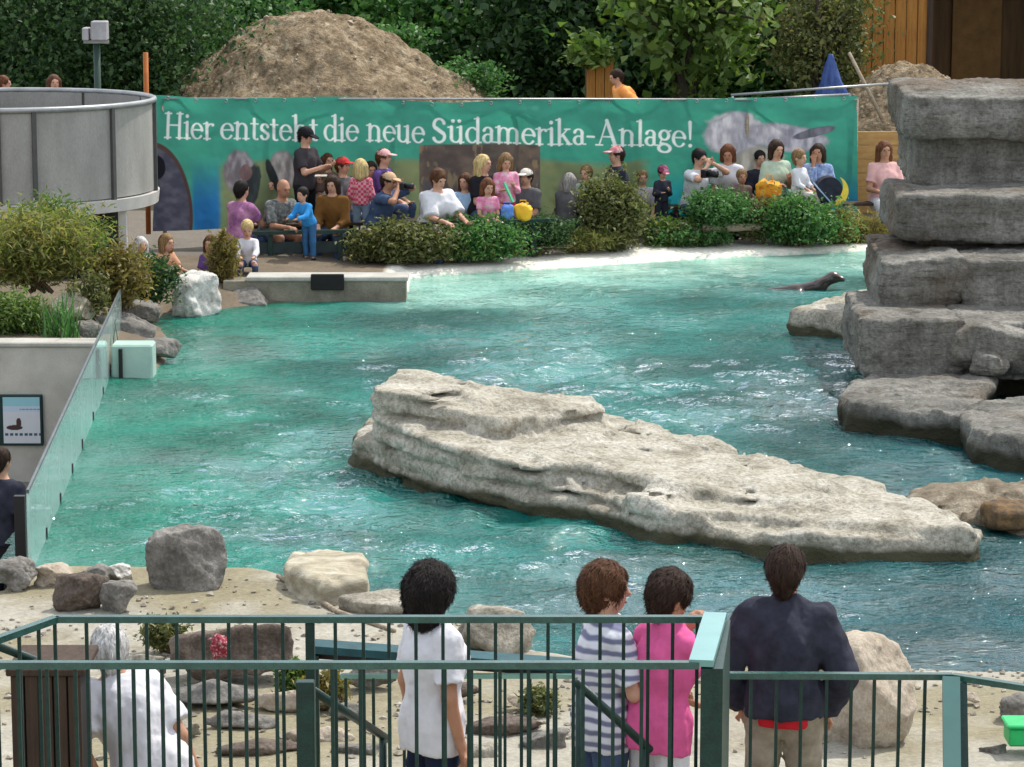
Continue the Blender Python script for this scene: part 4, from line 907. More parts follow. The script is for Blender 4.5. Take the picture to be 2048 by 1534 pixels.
def flood():
    b = P(196, 200, 45.5); e = empty('floodlight_pole', (b[0], 45.5, .4), 'two grey box floodlights on a green pole before dark trees', 'floodlight')
    t = P(196, 84, 45.5); MB().tube([(b[0], 45.5, .4), (b[0], 45.5, t[2])], .055, 10).make('pole', M('pole_green', (.03, .06, .045), .5), e, smooth=True)
    MB().box((P(166, 0, 45.5)[0], 45.44, t[2] - .02), (P(216, 0, 45.5)[0], 45.52, t[2] + .03)).make('bracket', STEEL, e)
    for u0, u1, v0, v1 in ((166, 178, 55, 83), (184, 214, 42, 83)):
        p = P(u0, v1, 45.4); q = P(u1, v0, 45.4); MB().box((p[0], 45.3, p[2] + .02), (q[0], 45.6, q[2]), bev=.015).make('lamp_housing', M('lamp_grey', (.36, .36, .37), .5), e)
flood()
p = P(291, 190, 41.3); tag(MB().tube([(p[0], 41.3, .4), (p[0] + .015, 41.3, P(291, 105, 41.3)[2])], .038, 8).make('orange_post', M('orange_post', (.34, .1, .015), .6), smooth=True), 'slim orange post standing between the tank and the banner', 'post')
tag(MB().box(P(1262, 209, 45.2) + np.array([-.3, 0, -.05]), P(1262, 209, 45.2) + np.array([.62, .04, .03])).make('plank', WOOD), 'pale plank edge showing above the banner beside the worker', 'plank')

# ------------------------------------------------------------------ trees and woodland
LF_DARK = LEAF('leaf_dark', [(0.020, 0.051, 0.020), (0.037, 0.085, 0.031), (0.060, 0.128, 0.037), (0.085, 0.145, 0.051)])
LF_MID = LEAF('leaf_mid', [(0.036, 0.109, 0.033), (0.064, 0.173, 0.048), (0.100, 0.226, 0.057), (0.154, 0.271, 0.081)])
LF_LITE = LEAF('leaf_light', [(0.055, 0.110, 0.022), (0.094, 0.165, 0.033), (0.132, 0.209, 0.050), (0.187, 0.253, 0.077)])
LF_OLIVE = LEAF('leaf_olive', [(0.062, 0.081, 0.027), (0.106, 0.131, 0.044), (0.150, 0.169, 0.056), (0.213, 0.200, 0.075)])
LF_FRESH = LEAF('leaf_fresh', [(0.039, 0.111, 0.033), (0.065, 0.169, 0.046), (0.098, 0.221, 0.065), (0.143, 0.260, 0.091)])
LF_GOLD = LEAF('leaf_gold', [(0.115, 0.103, 0.034), (0.196, 0.161, 0.046), (0.276, 0.218, 0.069), (0.138, 0.149, 0.034)])
LF_BLUE = LEAF('leaf_bluegreen', [(0.033, 0.077, 0.050), (0.055, 0.110, 0.072), (0.077, 0.143, 0.099), (0.066, 0.110, 0.055)])
LF_GRASSY = LEAF('leaf_grassy', [(.1, .13, .035), (.17, .2, .05), (.25, .27, .075), (.33, .27, .11)], trans=.45)
BARK = M('bark', (.035, .028, .02), .95, c2=(.075, .06, .045), scale=6, stretch=(1, 1, .2), bump=.7, bscale=14, dist=.05)
def tree(u, Y, zc, rad, seed, mat, label, l=.16, w=.1, nclump=220, per=60, spread=.28, group=None, shell=.35, z0=.6, droop=.2, name='tree', low=0.0):
    rng = np.random.RandomState(seed); x = P(u, 100, Y)[0]; c = np.array([x, Y, zc]); base = np.array([x, Y, z0])
    e = empty(name, base, label, 'tree', group)
    pts, cc = crown_points(rng, c, rad, nclump, per, spread, shell, z0 + low); v, q = leaf_quads(pts, 0, rng, l, w, .25, droop); obj('crown', v, q, mat, e, org=base)
    mb = MB(); top = c + np.array([rng.normal() * .2, 0, rad[2] * .5]); mb.tube([base - np.array([0, 0, .1]), base + (top - base) * .35 + rng.normal(size=3) * .1, top], [.2, .14, .04], 8)
    for k in range(14):
        t = cc[rng.randint(len(cc))]; s = base + (top - base) * rng.uniform(.25, .8); mb.tube([s, (s + t) / 2 + np.array([0, 0, .15]), t], [.06, .04, .012], 5)
    mb.make('trunk', BARK, e, org=base, smooth=True)
TG = 'trees behind the building site'
tree(60, 52, 2.9, (3.6, 2.2, 2.7), 1, LF_DARK, 'tall dark green tree at the far left behind the tank', group=TG, nclump=330, per=90, l=.11, w=.065)
tree(250, 50, 2.7, (2.4, 1.8, 2.5), 2, LF_DARK, 'dark tree behind the floodlight pole', group=TG, nclump=260, per=90, l=.1, w=.06)
tree(430, 55, 2.7, (2.6, 2.0, 2.3), 3, LF_FRESH, 'fresh green tree rising behind the left slope of the earth mound', group=TG, nclump=240, l=.14)
tree(690, 57, 3.2, (2.6, 2.2, 2.5), 4, LF_MID, 'mid green tree behind the peak of the earth mound', group=TG, nclump=230)
tree(930, 55, 2.9, (2.7, 2.2, 2.5), 5, LF_MID, 'deep green tree behind the right slope of the earth mound', group=TG, nclump=280)
tree(1120, 53, 2.8, (1.9, 1.8, 2.5), 6, LF_DARK, 'dark leafy tree left of the orange brown hut', group=TG, nclump=240)
tree(1370, 48.5, 3.6, (1.6, 1.3, 1.75), 7, LF_LITE, 'sunlit tree with large light green leaves hanging over the worker', group=TG, l=.2, w=.14, nclump=120, per=26, spread=.24, droop=.8)
tree(1250, 54, 2.9, (1.9, 1.6, 2.4), 17, LF_DARK, 'shady tree behind the sunlit large leaved tree', group=TG, nclump=220)
tree(1500, 53, 2.9, (2.2, 1.8, 2.5), 8, LF_MID, 'green tree between the large leaved tree and the shed', group=TG, nclump=280)
tree(1650, 49.6, 2.9, (1.2, 1.0, 1.5), 9, LF_OLIVE, 'olive green shrubby tree beside the orange shed', group=TG, l=.11, w=.05, nclump=120, per=50, spread=.2)
tree(2040, 56, 3.0, (3.0, 2.0, 2.5), 10, LF_DARK, 'dark tree behind the shed at the top right', group=TG)
def wood():
    rng = np.random.RandomState(60); n = 42000
    p = np.stack([rng.uniform(-19, 19, n), rng.uniform(59, 65, n), .8 + 4.6 * rng.uniform(0, 1, n)], -1); p[:, 2] += 2 * (fbm(p * .25, 3, 7) - .5)
    v, q = leaf_quads(p, 0, rng, .5, .34, .2); o = obj('woodland', v, q, LF_DARK, org=(0, 62, .8)); tag(o, 'dark mass of woodland closing off the background', 'woodland', None, 'stuff')
    mb = MB()
wood()
# greenery on the mound and low growth behind the banner
def shrub(u, v, Y, ru, rv, seed, mat, label, dep=None, **kw):
    """bush whose middle is at pixel (u, v), ru and rv half sizes in pixels"""
    c = P(u, v, Y); s = Y / F; r = (ru * s, dep or ru * s * .8, rv * s)
    return plant(kw.pop('name', 'bush'), c, r, seed, mat, label, **kw)
shrub(790, 95, 51.2, 80, 38, 21, LF_FRESH, 'bright green weeds growing on the shoulder of the earth mound', nclump=46, per=50, l=.09, w=.05, spread=.13, name='weeds', cat='weeds')
shrub(930, 165, 50.4, 75, 40, 22, LF_FRESH, 'green weeds at the right foot of the earth mound', nclump=46, per=45, l=.09, w=.05, spread=.13, name='weeds', cat='weeds')
shrub(400, 110, 53.2, 110, 70, 23, LF_FRESH, 'green bush against the left slope of the earth mound', nclump=110, per=60, l=.11, w=.06, spread=.18)
shrub(520, 40, 54.0, 120, 60, 24, LF_FRESH, 'green bush above the left flank of the earth mound', nclump=90, per=60, l=.11, w=.06, spread=.18)
shrub(1180, 112, 47.8, 46, 20, 25, LF_LITE, 'light green leaves hanging over the narrow hut', nclump=26, per=30, l=.16, w=.11, spread=.14)
# bank planting in front of the spectators
BG = 'bushes on the far bank'
shrub(1222, 425, 41.9, 88, 78, 31, LF_OLIVE, 'tall rounded olive green bush between the spectators on the far bank', nclump=230, per=80, l=.075, w=.033, spread=.1, shell=.2, group=BG)
shrub(800, 490, 40.1, 124, 32, 32, LF_OLIVE, 'low olive green hedge bush in front of the white blouse spectator', nclump=220, per=70, l=.075, w=.03, spread=.1, shell=.15, dep=.35, group=BG)
shrub(965, 484, 40.5, 100, 34, 33, LF_MID, 'low green bush right of the olive hedge on the far bank', nclump=180, per=70, l=.065, w=.03, spread=.1, shell=.15, dep=.35, group=BG)
shrub(1090, 466, 41.2, 62, 30, 34, LF_DARK, 'small dark bush left of the tall olive bush', nclump=60, per=60, l=.06, w=.025, spread=.09, shell=.2, group=BG)
shrub(1440, 422, 42.5, 88, 36, 35, LF_FRESH, 'fresh green low bush below the photographing man', nclump=160, per=66, l=.06, w=.03, spread=.09, shell=.2, group=BG)
shrub(1592, 442, 42.5, 92, 46, 36, LF_MID, 'dense dark green bush right of the stacked logs', nclump=200, per=70, l=.065, w=.035, spread=.1, shell=.15, group=BG)
shrub(1740, 465, 43.1, 75, 28, 37, LF_GOLD, 'dry grassy tuft near the right end of the far bank', nclump=60, per=45, l=.1, w=.014, spread=.08, group=BG, up=-.2)
shrub(1390, 474, 42.4, 90, 16, 38, LF_FRESH, 'flat green creeping plants in front of the logs', nclump=60, per=45, l=.06, w=.03, spread=.06, group=BG)
shrub(1700, 480, 43.2, 90, 14, 39, LF_OLIVE, 'flat olive ground plants along the right pool rim', nclump=50, per=45, l=.06, w=.025, spread=.06, group=BG)
shrub(1050, 494, 41.3, 80, 14, 40, LF_OLIVE, 'flat brownish ground plants along the middle of the pool rim', nclump=50, per=45, l=.06, w=.025, spread=.06, group=BG)
shrub(880, 496, 40.4, 110, 20, 61, LF_GRASSY, 'dry yellow grass strip at the foot of the hedge bushes', nclump=80, per=45, l=.1, w=.014, spread=.07, group=BG, up=-.2, dep=.3)
shrub(1160, 482, 41.5, 80, 18, 62, LF_GRASSY, 'pale grass strip at the foot of the tall olive bush', nclump=60, per=45, l=.1, w=.014, spread=.07, group=BG, up=-.2, dep=.3)
shrub(1330, 470, 42.4, 70, 26, 63, LF_LITE, 'light green low plants right of the tall olive bush', nclump=60, per=50, l=.07, w=.03, spread=.07, group=BG, dep=.3)
shrub(1510, 440, 42.6, 50, 40, 64, LF_OLIVE, 'loose olive shrub between the two green bushes on the right', nclump=60, per=50, l=.07, w=.028, spread=.08, group=BG, dep=.3)
shrub(1680, 455, 42.8, 50, 34, 65, LF_GRASSY, 'pale feathery plant right of the dense dark green bush', nclump=50, per=50, l=.1, w=.014, spread=.08, group=BG, dep=.3)
# dry branches and logs on the bank
e = empty('branch_pile', G(1090, 500, .2), 'pile of pale dry branches lying on the far bank', 'branches')
for k in range(11):
    u, v = rngs.uniform(1030, 1090), rngs.uniform(486, 512); a = P(u, v, 41.2 + rngs.uniform(-.2, .2)); b = P(u + rngs.uniform(40, 80), v + rngs.uniform(-8, 10), 41.3 + rngs.uniform(-.2, .2)); MB().tube([a, (a + b) / 2 + np.array([0, 0, .02]), b], [.02, .017, .009], 6).make('branch', WOOD, e, smooth=True)
for (u0, u1, v, r) in ((1305, 1420, 462, .055), (1405, 1520, 455, .06)):
    tag(MB().tube([P(u0, v + 2, 42.3), P((u0 + u1) / 2, v, 42.35), P(u1, v - 2, 42.4)], [r, r * 1.1, r * .9], 10).make('log', WOOD, smooth=True), 'pale weathered log, ' + ('left' if u0 < 1350 else 'right') + ' one of two on the far bank', 'log', 'logs on the far bank')
# planting bed at the left
LG = 'plants in the left bed'
shrub(70, 500, 33.2, 140, 82, 51, LF_GRASSY, 'large loose yellow green shrub in the left bed below the tank', nclump=190, per=60, l=.11, w=.02, spread=.1, group=LG, droop=.4)
shrub(110, 470, 33.8, 110, 60, 52, LF_LITE, 'feathery fresh green shrub in front of the tank', nclump=110, per=70, l=.08, w=.02, spread=.09, group=LG)
shrub(235, 555, 33.6, 75, 66, 53, LF_GOLD, 'yellowish brown shrub behind the far end of the glass', nclump=90, per=60, l=.07, w=.025, spread=.08, group=LG)
shrub(290, 560, 35.4, 62, 46, 54, LF_DARK, 'dark green shrub left of the white boulder', nclump=80, per=60, l=.07, w=.03, spread=.08, group=LG)
shrub(447, 525, 37.4, 32, 58, 55, LF_GOLD, 'tall golden grass-like plant behind the white boulder', nclump=46, per=40, l=.1, w=.02, spread=.06, group=LG, up=-.2)
shrub(30, 640, 31.9, 80, 50, 56, LF_LITE, 'grey green low shrub on top of the concrete wall', nclump=90, per=50, l=.07, w=.022, spread=.07, group=LG)
shrub(180, 600, 32.6, 40, 46, 58, LF_OLIVE, 'thin dry olive shrub among the bed stones', nclump=40, per=40, l=.08, w=.018, spread=.06, group=LG)
c = P(122, 694, 31.8); blades('strap_leaf_plant', c, 90, .62, .28, 57, LF_FRESH, 'bright green strap leaved plant on top of the concrete wall', group=LG, w=.03)
blades('strap_leaf_plant', P(205, 690, 31.9), 40, .3, .2, 59, LF_BLUE, 'small blue green grass tuft beside the glass on the wall', group=LG, w=.02)
# rocks at the left shore
RG = 'rocks on the left shore'
def prock(u, v, Y, ru, rv, seed, mat, label, dep=1.0, group=RG, cat='rock', **kw):
    c = P(u, v, Y); s = Y / F; return rock('boulder', c, (ru * s, ru * s * dep, rv * s), seed, mat, label, cat, group, **kw)
prock(388, 592, 36.0, 60, 46, 3, ROCK_WHITE, 'big rounded white boulder at the far left water edge', amp=.16, cuts=4)
prock(502, 596, 37.0, 44, 22, 4, ROCK_GREY, 'flat grey rock between the white boulder and the ledge')
prock(290, 625, 34.6, 42, 24, 5, ROCK_GREY, 'small grey rock left of the white boulder')
prock(240, 660, 33.2, 70, 34, 6, ROCK_GREY, 'broad grey rock behind the concrete pier', dep=.7)
prock(318, 698, 32.2, 52, 20, 8, ROCK_GREY, 'flat dark rock in the water beside the concrete pier', dep=.8)
prock(150, 620, 32.6, 48, 36, 9, ROCK_BEIGE, 'brownish slanted stone among the plants left of the glass')
prock(180, 668, 32.0, 34, 26, 10, ROCK_GREY, 'light grey stone on the wall beside the glass top')
# ------------------------------------------------------------------ people
SKIN = M('skin', (.52, .29, .195), .6, .12, 12, spec=.35)
SKIN_TAN = M('skin_tan', (.40, .20, .12), .6, .12, 12, spec=.35)
CR = 'spectators on the far bank'
EYE = PLAIN('eye_dark', (.012, .01, .01), .3)
LIP = PLAIN('lip', (.32, .1, .085), .5)
def cloth(name, c, var=.14, scale=10, **kw): return M('cloth_' + name, c, .9, var, scale, spec=.15, bump=.25, bscale=55, dist=.008, **kw)
def stripes(name, c1, c2, period, axis='Z', soft=.08, duty=.5):
    m, nt, b = newmat('cloth_' + name); lk = nt.links.new; sx = nd(nt, 'ShaderNodeSeparateXYZ'); lk(coords(nt), sx.inputs[0])
    nz = nd(nt, 'ShaderNodeTexNoise', i_Scale=4.0); lk(coords(nt), nz.inputs['Vector'])
    ad = nd(nt, 'ShaderNodeMath', operation='MULTIPLY_ADD'); lk(nz.outputs['Fac'], ad.inputs[0]); ad.inputs[1].default_value = .06; lk(sx.outputs[axis], ad.inputs[2])
    fr = nd(nt, 'ShaderNodeMath', operation='PINGPONG'); lk(ad.outputs[0], fr.inputs[0]); fr.inputs[1].default_value = period / 2
    dv = nd(nt, 'ShaderNodeMath', operation='DIVIDE'); lk(fr.outputs[0], dv.inputs[0]); dv.inputs[1].default_value = period / 2
    lk(ramp(nt, dv.outputs[0], [(duty - soft, c1), (duty + soft, c2)]), b.inputs['Base Color']); b.inputs['Roughness'].default_value = .9; b.inputs['Specular IOR Level'].default_value = .15
    MATS['cloth_' + name] = m; return m
def plaid(name, c1, c2, scale):
    m, nt, b = newmat('cloth_' + name); lk = nt.links.new
    ch = nd(nt, 'ShaderNodeTexChecker', i_Scale=scale); ch.inputs['Color1'].default_value = (*c1, 1); ch.inputs['Color2'].default_value = (*c2, 1); lk(coords(nt), ch.inputs['Vector'])
    lk(ch.outputs['Color'], b.inputs['Base Color']); b.inputs['Roughness'].default_value = .9; MATS['cloth_' + name] = m; return m
def blot(name, c1, c2, c3, scale): return M('cloth_' + name, c1, .9, c2=c2, c3=c3, scale=scale, spec=.15)
WHITE = cloth('white', (.62, .62, .65), .08); NAVY = cloth('navy', (.03, .032, .047), .4); JEANS = cloth('jeans', (.05, .08, .15), .25); DKJEANS = cloth('dark_jeans', (.012, .02, .045), .3); KHAKI = blot('khaki', (.17, .14, .1), (.27, .235, .175), (.36, .32, .25), 9)
BLACKC = cloth('black', (.014, .014, .018)); GREYC = cloth('grey', (.11, .11, .115)); DGREY = cloth('dark_grey', (.045, .04, .045)); PINK = cloth('pink', (.6, .1, .26)); PALEPINK = cloth('pale_pink', (.66, .38, .36)); BLUE = cloth('blue', (.04, .27, .62)); BROWN = cloth('brown', (.15, .07, .018)); PURPLE = cloth('purple', (.12, .07, .24)); LILAC = blot('lilac', (.1, .04, .17), (.38, .16, .3), (.5, .28, .4), 7)
ORANGE = M('cloth_orange', (.85, .28, .06), .8, c2=(.95, .42, .12), scale=6); PALEGREEN = cloth('pale_green', (.42, .52, .40)); TAUPE = cloth('taupe', (.16, .105, .085)); LTBLUE = cloth('light_blue', (.3, .45, .62)); CREAMC = cloth('cream', (.6, .57, .5)); MAROON = blot('maroon', (.16, .012, .05), (.3, .03, .1), (.42, .06, .16), 10)
STRIPE = stripes('navy_white_stripes', (.62, .63, .68), (.16, .17, .26), .06, duty=.55, soft=.16); PLAID = plaid('red_plaid', (.55, .05, .1), (.62, .3, .34), 26); PATT = blot('grey_patterned', (.04, .05, .05), (.16, .17, .16), (.42, .42, .4), 16); PINKPAT = blot('pink_patterned', (.6, .08, .25), (.66, .3, .4), (.68, .6, .62), 12); HAWAII = blot('blue_patterned', (.08, .1, .28), (.25, .35, .55), (.55, .55, .6), 14)
def hairmat(name, c): return M('hair_' + name, tuple(x * .6 for x in c), .62, c2=tuple(x * 1.6 for x in c), scale=9, stretch=(5, 5, 1), spec=.2, bump=.6, bscale=40, dist=.01)
H_BLACK = hairmat('black', (.012, .009, .008)); H_DARK = hairmat('dark_brown', (.03, .016, .01)); H_BROWN = hairmat('brown', (.085, .036, .016)); H_AUB = hairmat('auburn', (.12, .045, .02)); H_BLOND = hairmat('blond', (.5, .38, .17)); H_GREY = hairmat('grey', (.3, .28, .26)); H_LITE = hairmat('light_brown', (.2, .12, .055)); H_WHITE = hairmat('white', (.55, .54, .52))
HANDS = {'hang': ((.25, -.03, -.10), (.25, -.03, -.10)), 'rail': ((.13, -.50, .16), (.15, -.47, .16)), 'lap': ((.1, -.33, .06), (.12, -.34, .06)), 'camera': ((.07, -.27, .60), (.07, -.30, .58)), 'hip': ((.22, -.12, -.02), (.22, -.12, -.02)), 'book': ((.08, -.36, .27), (.12, -.36, .27)), 'face': ((.16, -.3, .1), (.03, -.2, .56)), 'chin': ((.15, -.28, .04), (.0, -.15, .47)), 'carry': ((.08, -.25, .28), (.1, -.27, .2)), 'elbow': ((.12, -.34, .14), (.14, -.32, .14)), 'pocket': ((.2, -.12, -.05), (.2, -.12, -.05))}
def person(label, u, v, Y, yaw=0, pose='sit', s=1.0, hs=1.0, lean=.12, side=0.0, hands='lap', hair=None, style='short', cap=None, top=WHITE, sleeve=.8, bottom=JEANS, legs=1.85, hy=0, hp=0, vox=.019, loose=.012, group=None, skin=SKIN, fem=0.0, hem=-.06, shoes=BLACKC, curl=.0, collar=False, visor=True, tail=None):
    if group == CR:
        s *= 1.07
        if 39.3 < Y < 41.8: Y += .45
    yr = math.radians(yaw); Rz = ROT(0, 0, yr)
    sit = pose == 'sit'; pel = np.array([0, 0, .50 if sit else .95])
    d = np.array([math.sin(side), -math.sin(lean) * math.cos(side), math.cos(lean) * math.cos(side)]); Rl = ROT(lean, side, 0)
    chest = pel + d * .32; neck = pel + d * .52; hc = neck + d * .05 + np.array([0, -math.sin(hp) * .02, .105 * hs + (1 - abs(math.cos(lean))) * 0])
    Rh = ROT(hp, 0, math.radians(hy))
    topz = hc[2] + .115 * hs
    J = {}
    for k, sx in (('L', 1), ('R', -1)):
        sh = pel + d * .445 + np.array([sx * (.172 - .022 * fem), 0, 0]); J['sh' + k] = sh
        tgt = pel + np.array(HANDS[hands][0 if k == 'L' else 1]) * np.array([sx, 1, 1])
        if hands in ('face', 'chin', 'camera', 'book', 'carry', 'rail', 'elbow', 'lap'): tgt = tgt + (chest - pel - np.array([0, 0, .32])) * .9
        e = tgt - sh; dist = np.linalg.norm(e); mx = .55
        if dist > mx: e *= mx / dist; dist = mx
        L1, L2 = .295, .265; a = (L1 * L1 - L2 * L2 + dist * dist) / (2 * dist); hgt = math.sqrt(max(L1 * L1 - a * a, 1e-4)); ed = e / dist
        hint = np.array([sx * (.9 if hands in ('hip', 'pocket') else .45), .65, -.55]); hint -= ed * (hint @ ed); hint /= np.linalg.norm(hint)
        J['el' + k] = sh + ed * a + hint * hgt; J['wr' + k] = sh + e
        hip = pel + np.array([sx * .095, 0, -.04])
        if sit: kn = hip + np.array([sx * .06, -.42, .0]); an = kn + np.array([0, .05, -.40])
        elif pose == 'kneel': kn = hip + np.array([sx * .05, -.12, -.42]); an = kn + np.array([0, .42, 0])
        else: kn = hip + np.array([sx * .015, -.015, -.43]); an = kn + np.array([0, .03, -.40])
        J['hip' + k] = hip; J['kn' + k] = kn; J['an' + k] = an
    lo = np.min([q for q in J.values()] + [hc, pel], 0) - .22; hi = np.max([q for q in J.values()] + [hc, pel], 0) + .22; lo[2] = min(lo[2], .0 - .05); hv = vox / s
    hr = lambda q: hc + Rh @ (np.array(q) * hs)
    def torso(V, g):
        V.ell(pel + d * .02, (.155 + .015 * fem + g, .115 + g, .13 + g), Rl, .05); V.cone(pel + d * .08, chest, .125 - .015 * fem + g, .13 + g, .05)
        V.ell(chest + d * .0, (.162 - .016 * fem + g, .112 + g, .175 + g), Rl, .06)
        if fem:
            for sx in (1, -1): V.ell(chest + Rl @ np.array([sx * .07, -.085, .0]), (.062 + g, .06 + g, .065 + g), None, .04)
        for k in 'LR': V.cone(neck - d * .035, J['sh' + k] - d * .008, .05 + g * .7, .05 + g * .7, .05)
    # body: one continuous surface
    B = Vol(lo, hi, hv); torso(B, 0)
    B.cone(neck - d * .07, hr((0, .015, -.04)), .06, .054, .03)
    B.ell(hr((0, .012, .02)), np.array((.077, .097, .1)) * hs, Rh, .02); B.ell(hr((0, -.022, -.045)), np.array((.06, .068, .072)) * hs, Rh, .03)
    B.cone(hr((0, -.088, .012)), hr((0, -.104, -.02)), .009 * hs, .015 * hs, .014)
    B.cone(hr((.03, -.083, .025)), hr((-.03, -.083, .025)), .016, .016, .012)
    for sx in (1, -1): B.ell(hr((sx * .079, .012, -.008)), np.array((.012, .022, .032)) * hs, Rh, .008)
    for k, sx in (('L', 1), ('R', -1)):
        sh, el, wr = J['sh' + k], J['el' + k], J['wr' + k]
        B.cone(sh, el, .053, .041, .03); B.cone(el, wr, .041, .027, .02)
        fd = wr - el; fd /= np.linalg.norm(fd); n_ = np.cross(fd, np.array([sx, 0.2, 0.1])); n_ /= np.linalg.norm(n_); sd = np.cross(n_, fd)
        pc = wr + fd * .085
        B.cone(wr + sd * .012, pc + sd * .02, .022, .019, .015); B.cone(wr - sd * .012, pc - sd * .02, .022, .018, .015)
        for q, ln in ((.030, .070), (.010, .078), (-.010, .073), (-.030, .058)):
            b0 = pc + sd * q * 1.05; b1 = b0 + (fd * .85 + n_ * .5) * ln * .55; b2 = b1 + (fd * .35 + n_ * .9) * ln * .5; B.cone(b0, b1, .0095, .009, .006); B.cone(b1, b2, .009, .0075, .006)
        t0 = wr + fd * .03 + sd * .024; t1 = t0 + (fd * .6 + sd * .7 + n_ * .2) * .045; B.cone(t0, t1, .012, .011, .01); B.cone(t1, t1 + (fd * .85 + n_ * .3) * .035, .011, .009, .006)
        B.cone(J['hip' + k], J['kn' + k], .085, .057, .04); B.cone(J['kn' + k], J['an' + k], .057, .038, .03)
        fdir = np.array([sx * .15, -1, 0]); B.cone(J['an' + k] + np.array([0, .03, -.04]), J['an' + k] + fdir * .14 + np.array([0, 0, -.055]), .042, .03, .03)
    zmin = min(J['anL'][2], J['anR'][2]) - .085
    tip = P(u, v, Y); base = np.array([tip[0], Y, tip[2] - (topz + (.025 if cap is not None else .018) - zmin) * s])
    off = Rz @ (hc * s * np.array([1, 1, 0])); base = base - np.array([off[0], off[1] * 1.0, 0])
    def out(V, name, mat, parent, amp=0, fr=9, st=(1, 1, 1), fold=False, strands=0):
        if fold: V.rough(.006, 26, 3, 2)
        if amp: V.rough(amp, fr, abs(hash(label)) % 97 if False else len(label), 3, stretch=st)
        p, q = V.net()
        if len(p) == 0: return None
        if strands:
            rg = np.random.RandomState(5); fi = rg.randint(0, len(q), strands); a_, b_, c_, d_ = (p[q[fi, k]] for k in range(4)); ww_ = rg.uniform(size=(strands, 2)); pp = (a_ * (1 - ww_[:, :1]) + b_ * ww_[:, :1]) * (1 - ww_[:, 1:]) + (d_ * (1 - ww_[:, :1]) + c_ * ww_[:, :1]) * ww_[:, 1:]
            nn = np.cross(b_ - a_, d_ - a_); nn /= np.linalg.norm(nn, axis=1)[:, None] + 1e-9
            tn = np.array([0, .35, -1.0]) @ Rh.T + rg.normal(size=(strands, 3)) * (.3 + 11 * curl); tn = tn - nn * (tn * nn).sum(1)[:, None] * .85 + nn * (.03 + 3 * curl); tn /= np.linalg.norm(tn, axis=1)[:, None]; sd_ = np.cross(tn, nn); ln = rg.uniform(.025, .06, (strands, 1)); hw = .0022
            m1 = pp + tn * ln * .55 + nn * .005; m2 = pp + tn * ln - nn * .004
            sv = np.stack([pp - sd_ * hw, pp + sd_ * hw, m1 + sd_ * hw, m1 - sd_ * hw, m2 + sd_ * hw * .3, m2 - sd_ * hw * .3], 1).reshape(-1, 3); i6 = len(p) + np.arange(strands)[:, None] * 6
            q = np.concatenate([q, i6 + np.array([[0, 1, 2, 3]]), i6 + np.array([[3, 2, 4, 5]])]); p = np.concatenate([p, sv])
        w = ((p - np.array([0, 0, zmin])) * s) @ Rz.T + base
        return obj(name, w, q, mat, parent, smooth=True)
    e = empty('person', base, label, 'person', group)
    bodyo = out(B, 'body', skin, e)
    # clothing
    def shirt(g):
        V = Vol(lo, hi, hv); torso(V, g); V.ell(pel + d * (hem * .5), (.168 + .015 * fem + g, .126 + g, .24 + g), Rl, .05)
        V.cutplane(pel + d * hem, -d)
        if collar: V.cone(neck - d * .05, neck + d * .03, .082, .07, .02, True)
        V.cutplane(neck + d * (.045 if collar else .0), d)
        for k in 'LR':
            sh, el, wr = J['sh' + k], J['el' + k], J['wr' + k]
            if sleeve > 0:
                f1 = min(sleeve, 1.0); V.cone(sh, sh + (el - sh) * f1, .05 + g * .9, .047 + g * 1.2, .03, f1 < 1)
                if sleeve > 1: V.cone(el, el + (wr - el) * min(sleeve - 1, 1.0), .046 + g * 1.1, .034 + g, .02, True)
        return V
    out(shirt(loose + .008), 'shirt' if sleeve < 1.5 else 'jacket', top, e, min(.022, loose + .001), 13, (1, 1, .4), fold=True)
    if bottom is not None:
        V = Vol(lo, hi, hv); g = .014; V.ell(pel + d * .01, (.16 + .015 * fem + g, .118 + g, .13 + g), Rl, .04)
        for k in 'LR':
            V.cone(J['hip' + k], J['kn' + k], .088 + g, .062 + g, .04)
            if legs > 1: V.cone(J['kn' + k], J['kn' + k] + (J['an' + k] - J['kn' + k]) * (legs - 1) * 1.08, .06 + g, .05 + g, .03, True)
        V.cutplane(pel + d * .085, d); out(V, 'trousers', bottom, e, .015, 12, (1, 1, .5), fold=True)
    if tail is not None:
        V = Vol(lo, hi, hv); V.ell(pel + d * .0, (.185, .142, .2), Rl, .04); V.cutplane(pel + d * (hem + .02), d); V.cutplane(pel + d * (hem - .045), -d); out(V, 'shirt_tail', tail, e, .012, 13)
    for k, sx in (('L', 1), ('R', -1)):
        V = Vol(J['an' + k] - .2, J['an' + k] + .2, hv * .9); fdir = np.array([sx * .15, -1, 0]); V.cone(J['an' + k] + np.array([0, .035, -.042]), J['an' + k] + fdir * .15 + np.array([0, 0, -.055]), .052, .04, .03); V.cone(J['an' + k] + np.array([0, 0, -.02]), J['an' + k] + np.array([0, 0, .03]), .046, .047, .03, True)
        out(V, 'shoe', shoes, e)
    # hair, cap, face
    hl = hc - .33 * hs; hh = hc + .24 * hs; hvv = hv * .8
    if hair is not None:
        V = Vol(hl, hh, hvv); V.ell(hr((0, .022, .032)), np.array((.092 + curl, .106 + curl, .104 + curl)) * hs, Rh, .02)
        if style == 'bob':
            for sx in (1, -1): V.cone(hr((sx * .072, .02, .02)), hr((sx * .08, .02, -.11)), .045 * hs, .04 * hs, .04)
            V.cone(hr((0, .07, 0)), hr((0, .075, -.12)), .075 * hs, .07 * hs, .04)
        if style == 'long':
            for sx in (1, -1): V.cone(hr((sx * .07, .03, .02)), hr((sx * .085, .035, -.2)), .045 * hs, .035 * hs, .04)
            V.cone(hr((0, .075, 0)), hr((0, .1, -.25)), .08 * hs, .06 * hs, .04)
